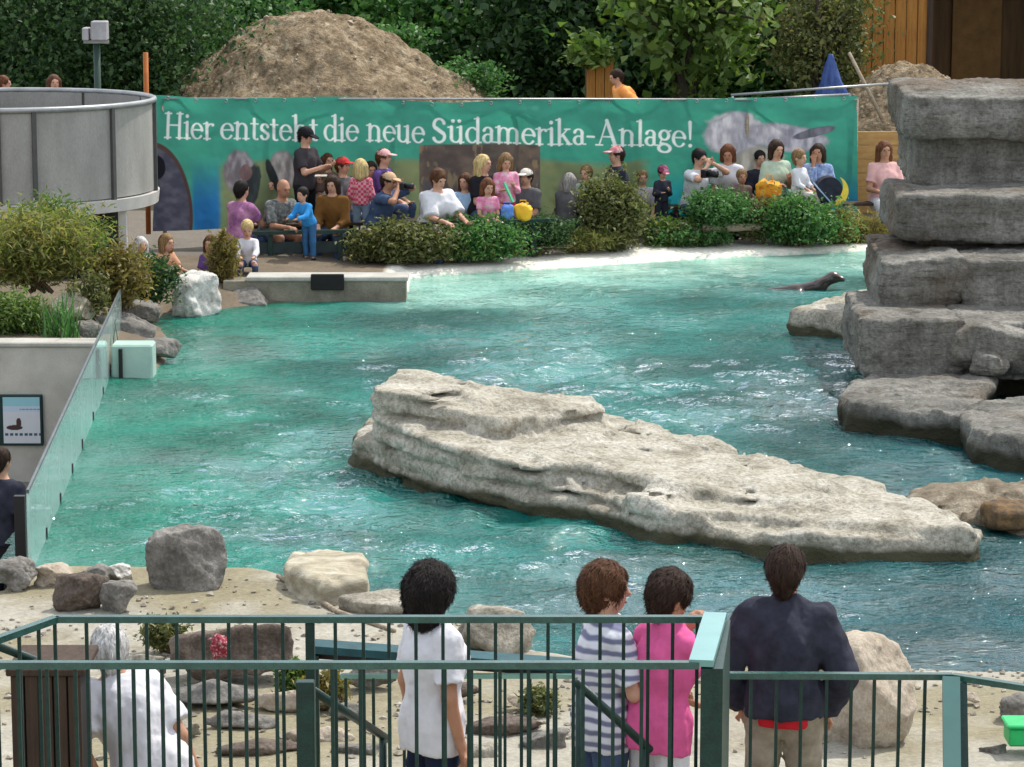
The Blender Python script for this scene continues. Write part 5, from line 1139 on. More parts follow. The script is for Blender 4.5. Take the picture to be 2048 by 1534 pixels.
        if style == 'thick':
            V.ell(hr((0, .055, -.035)), np.array((.1, .09, .12)) * hs, Rh, .05); V.ell(hr((0, .06, -.11)), np.array((.075, .06, .06)) * hs, Rh, .05)
        if style == 'short': V.cone(hr((0, .07, 0)), hr((0, .065, -.06)), .062 * hs, .05 * hs, .04)
        V.ell(hr((0, -.115, -.045)), np.array((.075, .075, .105)) * hs, Rh, .02, neg=True)
        if style in ('short',):
            for sx in (1, -1): V.ell(hr((sx * .1, -.02, -.055)), np.array((.04, .06, .06)) * hs, Rh, .02, neg=True)
        out(V, 'hair', hair, e, (.013 if curl else .008), 26 if curl else 24, (1, 1, .5), strands=9000 if vox < .012 else 500)
    if cap is not None:
        V = Vol(hl, hh, hvv); V.ell(hr((0, .012, .035)), np.array((.098, .116, .1)) * hs, Rh, .02); V.cutplane(hr((0, 0, .035)), -(Rh @ np.array([0, -.15, 1])))
        capo = out(V, 'cap', cap, e)
        if visor:
            V = Vol(hl, hh, hvv * .8); V.ell(hr((0, -.12, .048)), np.array((.075, .085, .014)) * hs, Rh @ ROT(.12), .01); out(V, 'visor', cap, capo or e)
    if cap is None and abs(((yaw + hy + 180) % 360) - 180) < 125 or (cap is not None and abs(((yaw + hy + 180) % 360) - 180) < 125):
        ball = MB(); n = 8
        for sx in (1, -1):
            V = Vol(hl, hh, .008 / s * max(1, vox / .019)); V.ell(hr((sx * .032, -.088, .008)), np.array((.014, .009, .008)) * hs, Rh, .004); out(V, 'eye', EYE, bodyo)
        V = Vol(hl, hh, .008 / s * max(1, vox / .019)); V.ell(hr((0, -.088, -.062)), np.array((.024, .009, .008)) * hs, Rh, .004); out(V, 'mouth', LIP, bodyo)
    return e, (lambda q: ((np.array(q) - np.array([0, 0, zmin])) * s) @ Rz.T + base), J
FP = dict(group=CR)
person('standing man in dark T-shirt and dark cap holding papers behind the rail', 612, 252, 41.0, 62, 'stand', .98, lean=.05, hands='book', hair=H_BLACK, cap=BLACKC, top=DGREY, sleeve=.75, bottom=BLACKC, hp=.35, **FP)
person('dark haired woman in pink and lilac top at the left end of the spectators', 484, 360, 39.9, 150, 'sit', 1.0, lean=.2, hands='rail', hair=H_BLACK, style='short', top=LILAC, sleeve=.7, fem=1, hy=-10, **FP)
person('bald man in grey patterned shirt leaning his arms on the rail', 567, 357, 40.0, 40, 'sit', 1.02, lean=.55, hands='rail', hair=None, top=PATT, sleeve=.9, skin=SKIN_TAN, hp=.2, **FP)
person('dark haired child in bright blue jacket crouching at the rail', 604, 374, 39.5, -35, 'stand', .56, 1.45, lean=.45, hands='rail', hair=H_BLACK, top=BLUE, sleeve=1.95, bottom=cloth('mid_blue', (.04, .13, .28)), legs=1.8, **FP)
person('small blond child in white shirt with a dark tie at the ledge', 494, 440, 38.6, 5, 'sit', .60, 1.5, lean=.3, hands='rail', hair=H_BLOND, top=WHITE, sleeve=1.9, hp=.35, **FP)
person('person with dark hair in an olive brown top seated behind the rail', 664, 350, 40.2, -15, 'sit', .95, lean=.25, hair=H_DARK, style='bob', top=BROWN, sleeve=1.6, hp=.2, **FP)
person('spectator with red cap and grey shirt seated in the second row', 686, 312, 41.1, 55, 'sit', .95, lean=.1, hair=H_BROWN, cap=cloth('red', (.45, .04, .04)), top=GREYC, **FP)
person('brown haired spectator seated behind the red cap', 654, 303, 41.5, 40, 'sit', .95, hair=H_BROWN, style='bob', top=TAUPE, fem=1, **FP)
person('blond child in red plaid shirt and light jeans standing among the seated', 722, 317, 40.6, 165, 'stand', .66, 1.4, lean=.0, hands='hang', hair=H_BLOND, style='bob', top=PLAID, sleeve=1.3, bottom=cloth('light_jeans', (.22, .3, .4)), legs=1.6, **FP)
person('spectator in purple shirt and pinkish cap seated behind the camera man', 768, 296, 41.3, 70, 'sit', .95, hair=H_BROWN, cap=PALEPINK, top=PURPLE, **FP)
cm = person('crouched man in tan cap and blue shirt aiming a camera to the right', 778, 342, 40.3, 62, 'sit', 1.0, lean=.4, hands='camera', hair=H_DARK, cap=M('cap_tan', (.5, .33, .2), .8), top=JEANS, bottom=BLACKC, hp=.15, skin=SKIN_TAN, **FP)
person('woman with brown hair in a wide white blouse leaning on the rail', 878, 338, 40.2, 35, 'sit', 1.06, lean=.3, hands='rail', hair=H_BROWN, style='short', top=WHITE, sleeve=.98, loose=.04, fem=1, hp=.3, curl=.008, **FP)
person('blonde woman in black top seated next to the girl in pink', 968, 308, 41.0, 40, 'sit', 1.0, hair=H_BLOND, style='long', top=BLACKC, fem=1, hy=20, **FP)
person('girl in bright pink top standing behind the small child', 1012, 306, 41.0, 15, 'stand', .72, 1.3, lean=.05, hands='carry', hair=H_LITE, style='bob', top=PINKPAT, sleeve=1.5, bottom=cloth('crimson', (.4, .02, .08)), hp=.3, **FP)
person('small red haired child in white and pink shirt below the girl in pink', 976, 356, 40.4, 20, 'sit', .66, 1.4, lean=.2, hair=H_AUB, style='bob', top=PINKPAT, sleeve=.7, bottom=CREAMC, legs=1.1, hp=.2, **FP)
person('man in red and white cap and dark top looking left behind the tall bush', 1232, 290, 42.8, -70, 'sit', 1.0, hair=H_DARK, cap=blot('red_white', (.4, .03, .05), (.6, .3, .3), (.75, .72, .7), 9), top=NAVY, sleeve=.9, **FP)
person('child with light brown hair half hidden left of the tall bush', 1172, 330, 42.9, -30, 'sit', .72, 1.3, hair=H_LITE, top=PALEGREEN, **FP)
person('grey haired person in grey jacket seated left of the tall bush', 1140, 345, 42.7, 150, 'sit', .9, lean=.2, hair=H_GREY, style='bob', top=GREYC, sleeve=1.9, **FP)
person('person in pale grey shirt half hidden right of the tall bush', 1285, 340, 43.2, 10, 'sit', .85, hair=H_LITE, top=cloth('pale_grey', (.42, .4, .44)), **FP)
person('child in navy clothes with a red and white cap in front of the banner', 1326, 330, 42.9, 20, 'stand', .53, 1.5, lean=.15, hands='carry', hair=H_DARK, cap=blot('navy_white', (.03, .03, .08), (.3, .05, .1), (.7, .68, .68), 9), top=NAVY, sleeve=1.9, bottom=NAVY, hp=.3, **FP)
pm = person('dark haired man in white shirt holding a camera with long lens', 1400, 297, 43.2, 40, 'sit', 1.02, lean=.25, hands='camera', hair=H_BLACK, top=WHITE, sleeve=.8, hp=.25, **FP)
person('woman with auburn hair and white shirt beside the photographing man', 1456, 288, 43.5, -10, 'sit', 1.0, lean=.2, hair=H_AUB, style='bob', top=WHITE, sleeve=.8, hp=.35, fem=1, skin=SKIN_TAN, **FP)
person('small child with tan face behind the fresh green bush', 1484, 338, 43.1, 10, 'sit', .62, 1.4, hair=H_LITE, top=TAUPE, skin=SKIN_TAN, **FP)
person('dark haired woman in pale green top holding a bundle', 1554, 279, 43.4, 25, 'sit', 1.04, lean=.12, hands='carry', hair=H_DARK, style='bob', top=PALEGREEN, sleeve=.8, fem=1, hp=.15, bottom=BLACKC, **FP)
person('fair haired toddler in white held between two women', 1600, 298, 43.1, 50, 'sit', .66, 1.5, lean=.05, hair=H_LITE, top=WHITE, sleeve=1.6, bottom=CREAMC, **FP)
person('dark haired person in blue jacket with hand at the ear', 1636, 286, 43.5, -15, 'sit', 1.0, lean=.1, hands='face', hair=H_DARK, style='bob', top=HAWAII, sleeve=1.7, fem=1, skin=SKIN_TAN, **FP)
person('woman with long auburn hair in pale pink blouse before the ochre screen', 1770, 281, 44.2, 10, 'sit', 1.08, lean=.04, hands='elbow', hair=H_AUB, style='long', top=PALEPINK, sleeve=.7, bottom=WHITE, fem=1, skin=SKIN_TAN, **FP)
person('person in white shirt half hidden by the rock tower', 1822, 272, 44.6, -60, 'sit', 1.05, hair=H_DARK, top=WHITE, sleeve=.8, **FP)
person('fair haired child peeping over the left end of the ledge', 282, 473, 37.8, 30, 'sit', .62, 1.4, hair=H_WHITE, style='bob', top=CREAMC, **FP)
person('light haired child in orange shirt leaning at the left ledge', 334, 467, 37.9, 50, 'sit', .66, 1.4, lean=.5, hands='rail', hair=H_LITE, style='bob', top=cloth('peach', (.6, .33, .2)), **FP)
person('brown haired child at the ledge beside the golden grass', 420, 470, 38.1, -20, 'sit', .64, 1.4, hair=H_BROWN, style='bob', top=PURPLE, **FP)
person('construction worker in orange vest bending behind the banner', 1232, 138, 46.5, -75, 'stand', 1.02, lean=.6, hands='hang', hair=H_DARK, top=ORANGE, sleeve=.9, bottom=ORANGE, loose=.03, hp=.2)
person('person with dark reddish hair looking over behind the tank rim', 8, 150, 43.0, 90, 'stand', .98, hair=H_AUB, top=PURPLE)
person('person standing in shade behind the tank rim', 108, 148, 43.2, 20, 'stand', .98, hair=H_BROWN, style='bob', top=BROWN)
for (lab, u, v, Y, yaw, kw) in (
    ('spectator in dark red shirt squeezed between the plaid child and purple shirt', 742, 322, 41.5, 20, dict(hair=H_DARK, top=MAROON)),
    ('dark haired spectator in grey shirt behind the leaning bald man', 540, 352, 41.2, 10, dict(hair=H_DARK, style='bob', top=GREYC)),
    ('spectator in cream shirt behind the olive brown top', 640, 340, 41.4, -20, dict(hair=H_LITE, top=CREAMC)),
    ('woman in light blue shirt right of the white blouse', 930, 345, 41.2, -25, dict(hair=H_BROWN, style='bob', top=LTBLUE, fem=1)),
    ('spectator in white cap and grey shirt right of the girl in pink', 1052, 335, 41.7, -30, dict(hair=H_DARK, cap=CREAMC, top=GREYC)),
    ('dark haired spectator in navy behind the woman in pale green', 1520, 300, 44.0, 15, dict(hair=H_BLACK, top=NAVY)),
    ('spectator in cream shirt between photographer and navy child', 1362, 318, 43.9, 5, dict(hair=H_BROWN, top=CREAMC))):
    person(lab, u, v, Y, yaw, 'sit', .95, lean=.15, **kw, **FP)
# things the spectators hold or sit with
def camera_obj(p, yaw, label, s=1.0):
    d = np.array([math.sin(math.radians(yaw)), -math.cos(math.radians(yaw)), 0]); e = empty('camera_held', p, label, 'camera')
    MB().box(p + np.array([-.07, -.035, -.05]) * s, p + np.array([.07, .035, .05]) * s, rz=math.radians(yaw), c=p, bev=.01).make('camera_body', BLACK, e)
    MB().tube([p + d * .03 * s, p + d * .12 * s, p + d * .16 * s], [.036 * s, .04 * s, .044 * s], 12).make('lens', BLACK, e, smooth=True)
p = P(1412, 347, 42.7); camera_obj(p, 50, 'black camera with long lens held by the man in white shirt', 1.25)
p = P(806, 372, 40.4); camera_obj(p, 70, 'black camera held by the crouched man in tan cap')
e = empty('paper_sheet', P(640, 345, 41.15), 'pale sheet of paper held by the standing man', 'paper'); MB().box(P(640, 352, 41.1) + np.array([-.07, -.1, 0]), P(640, 352, 41.1) + np.array([.1, .1, .012])).make('sheet', CREAMC, e)
def bag(u, v, Y, r, m, label, seed):
    c = P(u, v, Y); e = empty('bag', c - np.array([0, 0, r]), label, 'bag'); v_, q = rock_mesh(c, (r, r * .6, r), seed, amp=.3, cuts=2, box=.3, n=18); bo = obj('bag_body', v_, q, m, e, smooth=True)
    MB().tube([c + np.array([-.05, 0, r * .8]), c + np.array([-.04, 0, r * 1.35]), c + np.array([.04, 0, r * 1.35]), c + np.array([.05, 0, r * .8])], .008, 6).make('handle', m, bo)
bag(1014, 424, 40.55, .105, cloth('bag_blue', (.12, .24, .6)), 'small blue bag on the rail below the girl in pink', 3)
bag(1046, 424, 40.6, .125, M('bag_yellow', (.75, .36, .02), .6, c2=(.8, .5, .03), scale=3), 'yellow and orange plastic bag right of the blue bag', 4)
bag(1538, 384, 42.95, .19, M('bag_fire', (.5, .08, .01), .8, c2=(.7, .3, .02), c3=(.75, .5, .05), scale=8), 'orange and yellow patterned bag below the pale green top', 5)
# green pennant toy
p = P(1008, 365, 41.0); tag(MB().bar(p, p + np.array([.13, -.05, -.28]), .07, .02).make('green_toy', M('toy_green', (.06, .4, .2), .5)), 'flat green toy in the hands of the girl in pink', 'toy')
def pushchair():
    c = P(1665, 380, 43.0); e = empty('pushchair', c - np.array([0, 0, .3]), 'dark pushchair with a yellow crescent on its side before the banner', 'pushchair')
    n = 26; ring = [(c[0] - .05 + .2 * math.cos(t), 42.95, c[2] + .2 * math.sin(t)) for t in np.linspace(0, 2 * math.pi, n)]
    V = [np.array(q) + np.array([0, s, 0]) for s in (0, .3) for q in ring[:-1]]; m = n - 1
    obj('hood', np.array(V), [tuple(range(m)), tuple(range(m, 2 * m))[::-1]] + [(k, m + k, m + (k + 1) % m, (k + 1) % m) for k in range(m)], NAVY, e)
    V = []; Q = []
    for j in range(21):
        t = -1.9 + 2.9 * j / 20; w = .075 * math.sin(math.pi * j / 20) + .004
        for r in (.235 - w, .235 + w * .3): V.append((c[0] - .02 + r * math.cos(t), 42.935, c[2] + r * math.sin(t)))
        for r in (.235 - w, .235 + w * .3): V.append((c[0] - .02 + r * math.cos(t), 42.949, c[2] + r * math.sin(t)))
    for j in range(20): b = j * 4; Q += [(b, b + 4, b + 5, b + 1), (b + 2, b + 3, b + 7, b + 6), (b + 1, b + 5, b + 7, b + 3), (b, b + 2, b + 6, b + 4)]
    obj('crescent_panel', np.array(V), Q, M('panel_yellow', (.75, .55, .06), .6), e)
    for dx in (-.16, .18):
        MB().tube([(c[0] + dx, 42.93, c[2] - .42 + .1 * math.sin(t) - .02) if False else (c[0] + dx + .1 * math.cos(t), 42.93, c[2] - .42 + .1 * math.sin(t)) for t in np.linspace(0, 2 * math.pi, 15)], .016, 6, False).make('wheel', BLACK, e, smooth=True)
    MB().tube([(c[0] - .3, 42.95, c[2] + .12), (c[0] + .18, 42.93, c[2] - .42)], .013, 6).make('frame_tube', LTBLUE, e, smooth=True); MB().tube([(c[0] + .1, 42.95, c[2] - .1), (c[0] - .16, 42.93, c[2] - .42)], .013, 6).make('frame_tube', STEEL, e, smooth=True)
pushchair()
# low rail and benches of the spectators
def lowrail(p0, p1, label, n):
    e = empty('low_rail', (p0 + p1) / 2 - np.array([0, 0, .4]), label, 'rail', 'low rails of the spectators')
    MB().bar(p0, p1, .14, .05).make('top_board', GREEN_PAINT, e)
    po = MB().box((-.035, -.035, 0), (.035, .035, .5)).data('post', GREEN_PAINT)
    for k in range(n): p = p0 + (p1 - p0) * (k + .5) / n; inst('post', po, (p[0], p[1] + .02, p[2] - .52), e)
    MB().bar(p0 - np.array([0, -.02, .22]), p1 - np.array([0, -.02, .22]), .02, .16).make('skirt_board', M('dark_board', (.02, .035, .035), .6), e)
lowrail(P(505, 466, 40.0), P(715, 462, 40.3), 'dark green low rail under the leaning man and blue child', 3)
lowrail(P(735, 452, 40.35), P(1105, 440, 41.1), 'dark green low rail in front of the white blouse and pink girl', 5)
def bench(p0, p1, label, n):
    e = empty('bench', (p0 + p1) / 2 - np.array([0, 0, .4]), label, 'bench', 'benches of the spectators')
    for k in (-1, 0, 1): MB().bar(p0 + np.array([0, k * .13, 0]), p1 + np.array([0, k * .13, 0]), .115, .04).make('slat', BROWN_WOOD, e)
    lg_ = MB().box((-.04, -.18, 0), (.04, .18, .36)).data('leg', CONCRETE)
    for k in range(n): p = p0 + (p1 - p0) * (k + .5) / n; inst('leg', lg_, (p[0], p[1], p[2] - .39), e)
bench(P(460, 452, 40.8), P(1060, 436, 41.7), 'long low bench under the left half of the spectators', 6)
bench(P(1110, 418, 43.0), P(1830, 405, 44.2), 'long low bench under the right half of the spectators', 6)
# sea lion
def sealion():
    V = Vol(G(1480, 585) - np.array([.3, .5, .3]), G(1720, 565) + np.array([.3, .6, .7]), .02)
    Y = 38.4; hd = P(1668, 555, Y); V.cone(P(1520, 585, Y), P(1590, 583, Y), .05, .09, .06); V.cone(P(1590, 586, Y), P(1640, 572, Y), .11, .09, .06); V.cone(P(1640, 570, Y), P(1662, 556, Y), .085, .075, .05); V.ell(hd, (.085, .075, .08), None, .04)
    V.cone(hd + np.array([.03, -.02, -.005]), hd + np.array([.115, -.05, -.02]), .052, .036, .03); V.cone(hd + np.array([-.01, -.07, 0]), hd + np.array([-.035, -.085, -.03]), .012, .006, .01)
    V.cone(P(1600, 585, Y - .1), P(1590, 596, Y - .35), .05, .02, .04)
    p, q = V.net(); e = empty('sea_lion', G(1620, 582), 'dark brown sea lion lifting its head above the far water', 'sea lion'); obj('body', p, q, M('sealion_fur', (.022, .014, .011), .22, c2=(.05, .032, .024), scale=7, spec=.7), e, smooth=True)
    for s in (1, -1):
        b = Vol(hd - .15, hd + .2, .008); b.ell(hd + np.array([.055, -.068 if s > 0 else .03, .018]), (.012, .01, .012), None, .004); v_, q_ = b.net(); obj('eye', v_, q_, BLACK, e, smooth=True)
sealion()
# ------------------------------------------------------------------ foreground people
NP = dict(vox=.0095, group='visitors behind the green fence')
person('woman with thick dark hair in white short sleeved blouse seen from behind', 866, 1128, 14.1, 122, 'stand', .97, 1.1, lean=.02, hands='hang', hair=H_BLACK, style='thick', curl=.02, top=WHITE, sleeve=.72, bottom=DKJEANS, fem=1, hy=12, loose=.021, skin=SKIN_TAN, hem=-.16, collar=True, **NP)
person('woman in navy and white striped shirt in profile facing right', 1216, 1128, 14.1, 112, 'stand', .97, 1.05, lean=.05, hands='elbow', hair=H_BROWN, style='short', curl=.014, top=STRIPE, sleeve=.8, bottom=JEANS, fem=1, hy=-22, loose=.018, hem=-.16, collar=True, **NP)
person('woman in pink polo shirt with hand at her chin', 1344, 1141, 14.0, 128, 'stand', .96, 1.05, lean=.14, hands='chin', hair=H_DARK, style='short', curl=.008, top=PINK, sleeve=.9, bottom=WHITE, fem=1, hy=-12, hp=.25, loose=.02, skin=SKIN_TAN, hem=-.14, collar=True, **NP)
person('man in dark navy jacket and khaki trousers with his back turned', 1573, 1088, 14.2, 172, 'stand', 1.04, lean=.1, hands='pocket', hair=H_DARK, style='short', top=NAVY, sleeve=1.95, bottom=KHAKI, loose=.024, collar=True, hy=-8, hem=-.05, tail=cloth('scarlet', (.5, .02, .03)), skin=SKIN_TAN, **NP)
person('white haired person in white T-shirt bending over behind the railing at lower left', 216, 1246, 14.3, 195, 'stand', 1.0, lean=.35, side=.34, hands='hang', hair=H_WHITE, top=WHITE, sleeve=.75, bottom=TAUPE, loose=.03, skin=SKIN_TAN, hem=-.12, **NP)
person('visitor in dark navy shirt standing below at the glass wall', 2, 892, 24.6, 150, 'stand', 1.0, lean=.05, hands='hang', hair=H_DARK, top=NAVY, sleeve=.75, bottom=BLACKC, vox=.014)
_prock = prock
def prock(u, v, Y, ru, rv, *a, **k):
    return _prock(u, v, G(u, v + rv * .8, .13 if v < 1300 else .17)[1] + .3 * ru * Y / F, ru, rv, *a, **k)
# ------------------------------------------------------------------ near shore stones
NG = 'stones on the near shore'
prock(372, 1120, 20.6, 76, 66, 61, ROCK_GREY, 'large squarish grey boulder at the near water edge', group=NG, box=.9, amp=.1, cuts=3, dep=.8)
prock(30, 1152, 20.6, 44, 34, 62, ROCK_GREY, 'grey angular stone at the left frame edge below the glass', group=NG)
prock(108, 1150, 20.7, 44, 26, 63, ROCK_BEIGE, 'brownish rounded stone next to the glass foot', group=NG)
prock(160, 1190, 19.9, 66, 40, 64, ROCK_BROWN, 'dark reddish brown stone in front of the small stones', group=NG, dep=.7)
prock(185, 1150, 20.6, 34, 22, 65, ROCK_GREY, 'small grey stone on top of the pile', group=NG)
prock(238, 1145, 20.5, 30, 20, 66, ROCK_WHITE, 'small pale stone right of the pile', group=NG)
prock(235, 1195, 19.8, 44, 34, 67, ROCK_GREY, 'mottled grey stone right of the dark reddish stone', group=NG)
prock(480, 1300, 18.2, 132, 70, 68, ROCK_BROWN, 'broad dark grey brown boulder behind the fence', group=NG, dep=.6, amp=.14)
prock(1722, 1388, 16.9, 112, 126, 69, ROCK_BEIGE, 'tall rounded beige boulder right of the man in the jacket', group=NG, dep=.8, amp=.1, cuts=2, box=.2)
prock(985, 1268, 18.9, 108, 52, 70, ROCK_PALE, 'long low beige rock behind the woman in white', group=NG, dep=.5)
prock(760, 1200, 19.9, 100, 22, 71, ROCK_PALE, 'flat pale slab at the water edge left of the dark haired woman', group=NG, dep=.7)
prock(430, 1388, 17.2, 100, 26, 72, ROCK_GREY, 'long low edging stone below the dark boulder', group=NG, dep=.5)
prock(600, 1400, 17.0, 90, 22, 73, ROCK_BEIGE, 'long low edging stone beside the stair rail', group=NG, dep=.5)
prock(1000, 1452, 16.7, 110, 24, 74, ROCK_BROWN, 'brown flat stone at the foot of the gate', group=NG, dep=.5)
prock(740, 1345, 17.8, 60, 30, 75, ROCK_GREY, 'grey stone behind the board rail', group=NG, dep=.6)
prock(2035, 1415, 17.2, 44, 26, 76, ROCK_GREY, 'grey stone at the right frame edge', group=NG)
rr_ = np.random.RandomState(44); _lab = ['pale', 'grey', 'beige', 'brown', 'mottled']; _mt = [ROCK_PALE, ROCK_GREY, ROCK_BEIGE, ROCK_BROWN, ROCK_GREY]
for k, (u, v, ru, rv, wh) in enumerate(((350, 1460, 60, 20, 'at the foot of the person in white'), (480, 1440, 80, 18, 'under the long edging stone'), (640, 1470, 70, 22, 'beside the lower end of the middle handrail'), (520, 1500, 90, 20, 'lowest between the railing bars'), (720, 1500, 60, 18, 'left of the woman in the white blouse'), (960, 1500, 70, 20, 'right of the woman in the white blouse'), (1100, 1480, 60, 24, 'behind the gate near the striped shirt'), (1060, 1400, 50, 16, 'in the middle of the gate bars'), (920, 1380, 40, 14, 'under the board rail'), (700, 1420, 46, 16, 'behind the gate left end'), (300, 1330, 40, 22, 'left of the broad dark boulder'), (1990, 1500, 34, 14, 'low at the right frame edge'), (1940, 1395, 26, 10, 'by the water right of the tall boulder'))):
    prock(u, v, 17, ru, rv, 300 + k, _mt[k % 5], _lab[k % 5] + ' flat stone ' + wh, group=NG, dep=.6)
slab_rock('tilted_slab', [G(560, 1150, .2), G(640, 1190, .2), G(745, 1180, .2), G(725, 1120, .25), G(640, 1092, .3), G(575, 1095, .3)], 0.3, 77, M('slab_stone', (.25, .215, .15), .9, c2=(.42, .38, .28), c3=(.56, .52, .42), scale=2.5, stretch=(1, 4, 6), bump=.8, bscale=10, fine=.3), 'pale furrowed stone slab in the near shallows', bot=-.2, amp=.16, h=.025)
tag(MB().tube([G(556, 1152, .14), G(620, 1188, .13), G(672, 1222, .13), G(790, 1262, .13)], [.018, .02, .02, .014], 8).make('fallen_stick', WOOD, smooth=True), 'thin weathered stick lying across the near shore', 'stick')
# small plants among the stones
def tuft(u, v, ru, rv, Y, seed, mat, label): shrub(u, v, G(u, v + rv * .95, .15)[1], ru, rv, seed, mat, label, nclump=40, per=50, l=.045, w=.018, spread=.035, group='small plants on the near shore', name='small_plant', cat='plant')
tuft(330, 1268, 52, 34, 18.6, 81, LF_OLIVE, 'green moss-like plant left of the dark boulder')
tuft(590, 1365, 40, 40, 17.4, 82, LF_LITE, 'yellowish green plant right of the dark boulder')
tuft(660, 1385, 36, 34, 17.2, 83, LF_GOLD, 'yellow plant beside the stair rail')
tuft(1080, 1405, 30, 22, 17.1, 84, LF_OLIVE, 'small green plant behind the gate bars')
# red and white patterned cloth on the boulder
c = P(440, 1295, 17.6); v_, q = rock_mesh(c, (.06, .06, .07), 91, amp=.7, cuts=5, n=22); tag(obj('headscarf', v_, q, M('red_white_cloth', (.12, .01, .02), .9, c2=(.3, .04, .06), c3=(.68, .62, .6), scale=34), org=c, smooth=True), 'red and white patterned cloth on the dark boulder', 'cloth')
# green plastic crate at the right
c = P(2046, 1465, 16.4); e = empty('green_crate', c - np.array([0, 0, .1]), 'bright green plastic box at the right frame edge', 'box'); gm = M('crate_green', (.02, .42, .12), .45)
MB().box(c + np.array([-.1, -.1, -.06]), c + np.array([.16, .1, .05]), bev=.012).make('tub', gm, e); MB().box(c + np.array([-.115, -.115, .052]), c + np.array([.175, .115, .075]), bev=.008).make('rim', gm, e)
# ------------------------------------------------------------------ green railings
ZT = 1.93
def railing(name, pts, bars, floor, label, rail=(.042, .03), group='green railings in front', barw=.016, lowz=.1, mat=GREEN_PAINT, rmat=GREEN_RAIL):
    pts = [np.array(q) for q in pts]; e = empty(name, (pts[0] + pts[-1]) / 2 * np.array([1, 1, 0]) + np.array([0, 0, floor]), label, 'railing', group)
    for a, b in zip(pts, pts[1:]): MB().bar(a, b, *rail).make('top_rail', rmat, e)
    for a, b in zip(pts, pts[1:]):
        z = np.array([0, 0, 1]); MB().bar(a * [1, 1, 0] + z * (floor + lowz), b * [1, 1, 0] + z * (floor + lowz), .04, .02).make('bottom_rail', mat, e)
    zt = pts[0][2] - rail[1] / 2; bm = MB().box((-barw / 2, -barw / 2, 0), (barw / 2, barw / 2, zt - floor - lowz)).data('bar', mat)
    for b in bars: inst('bar', bm, (b[0], b[1], floor + lowz), e)
    return e
YA, YB = 12.78, 11.98
def hp_(u, v, Y, z): q = P(u, v, Y); return np.array([q[0], Y, z])
A0 = hp_(-40, 1262, 12.3, ZT); A1 = hp_(112, 1232, YA, ZT); A2 = hp_(1436, 1232, YA, ZT)
barsA = [hp_(u, 1300, YA, 0) for u in (174, 236, 294, 354, 407, 458, 511, 566, 671, 727, 778, 832, 886, 937, 991, 1043, 1096, 1147, 1200, 1247, 1296, 1345, 1394)] + [A0 + (A1 - A0) * t for t in (.5, .76, .98)]
ra = railing('railing', [A0, A1, A2], barsA, .85, 'far one of two parallel green bar railings, its rail higher in the picture')
B0 = hp_(-40, 1328, YB, ZT); B2 = hp_(1398, 1322, YB, ZT)
barsB = [hp_(u, 1400, YB, 0) for u in (-20, 38, 95, 152, 208, 268, 325, 379, 437, 492, 554, 665, 721, 779, 833, 890, 943, 1000, 1057, 1109, 1166, 1226, 1283, 1340)]
rb = railing('railing', [B0, B2], barsB, .85, 'near one of two parallel green bar railings, its rail lower in the picture')
MB().box(hp_(592, 1400, YB, .85) + np.array([0, 0, 0]), hp_(628, 1400, YB, 0) + np.array([0, .06, 1.85]), bev=.004).make('post', GREEN_PAINT, rb)
MB().box(hp_(612, 1400, YA, .85), hp_(630, 1400, YA, 0) + np.array([0, .05, ZT - .02]), bev=.004).make('post', GREEN_PAINT, ra)
ep = empty('end_post', hp_(1420, 1400, 12.4, .85), 'broad green end post joining the two parallel railings', 'post', None)
a = hp_(1397, 1322, YB, ZT); b = hp_(1440, 1233, YA, ZT)
MB().bar(a + np.array([0.01, -.02, .012]), b + np.array([-.02, .02, .012]), .105, .03).make('cap_plate', M('plate_green', (.12, .3, .28), .2, .1, spec=1.0), ep)
xl, xr = hp_(1400, 1400, YB, 0)[0], hp_(1444, 1400, YB, 0)[0]
mb = MB(); p0 = np.array([xl, YB - .02]); p1 = np.array([b[0] + .045, YA]); p2 = np.array([xr + .01, YB - .02])
mb.v = [np.array([*q, z]) for z in (.2, ZT - .01) for q in ((xl, YB - .03), (xr, YB - .03), (b[0] + .05, YA + .02), (b[0] - .05, YA + .02))]; mb.f = [(0, 3, 2, 1), (4, 5, 6, 7)] + [(k, (k + 1) % 4, 4 + (k + 1) % 4, 4 + k) for k in range(4)]; mb.make('post_panel', GREEN_PAINT, ep)
# lower railing on the right
ZC2 = 1.435; YC = 13.6
C0 = hp_(1446, 1350, YC, ZC2); C1 = hp_(1905, 1352, YC - .02, ZC2); C2 = hp_(2120, 1372, YC - .25, ZC2 - .02)
rc = railing('railing', [C0, C1, C2], [hp_(u, 1450, YC, 0) for u in (1452, 1501, 1552, 1601, 1652, 1701, 1747, 1797, 1848)], .2, 'lower green bar railing in front of the man in the jacket')
q = hp_(1884, 1400, 13.3, 0); mb = MB(); xa = hp_(1893, 1400, 13.4, 0)[0]; xb = hp_(1932, 1400, 13.4, 0)[0]
pst = empty('flat_post', np.array([xa, 13.4, .2]), 'pale green flat bar post leaning at the right end of the low railing', 'post')
MB().bar((xa + .035, 13.5, ZC2 + .02), (xa + .0, 13.1, .75), .085, .02, up=(0, 1, 0)).make('face_plate', M('plate_pale', (.08, .2, .18), .35, .12, spec=.6), pst)
MB().bar((xa + .095, 13.56, ZC2 - .03), (xa + .065, 13.16, .70), .05, .05, up=(0, 1, 0)).make('post_core', GREEN_PAINT, pst)
MB().bar((xa - .0, 13.06, .78), (xa + .0, 13.06, .15), .085, .05, up=(0, 1, 0)).make('foot', GREEN_PAINT, pst)
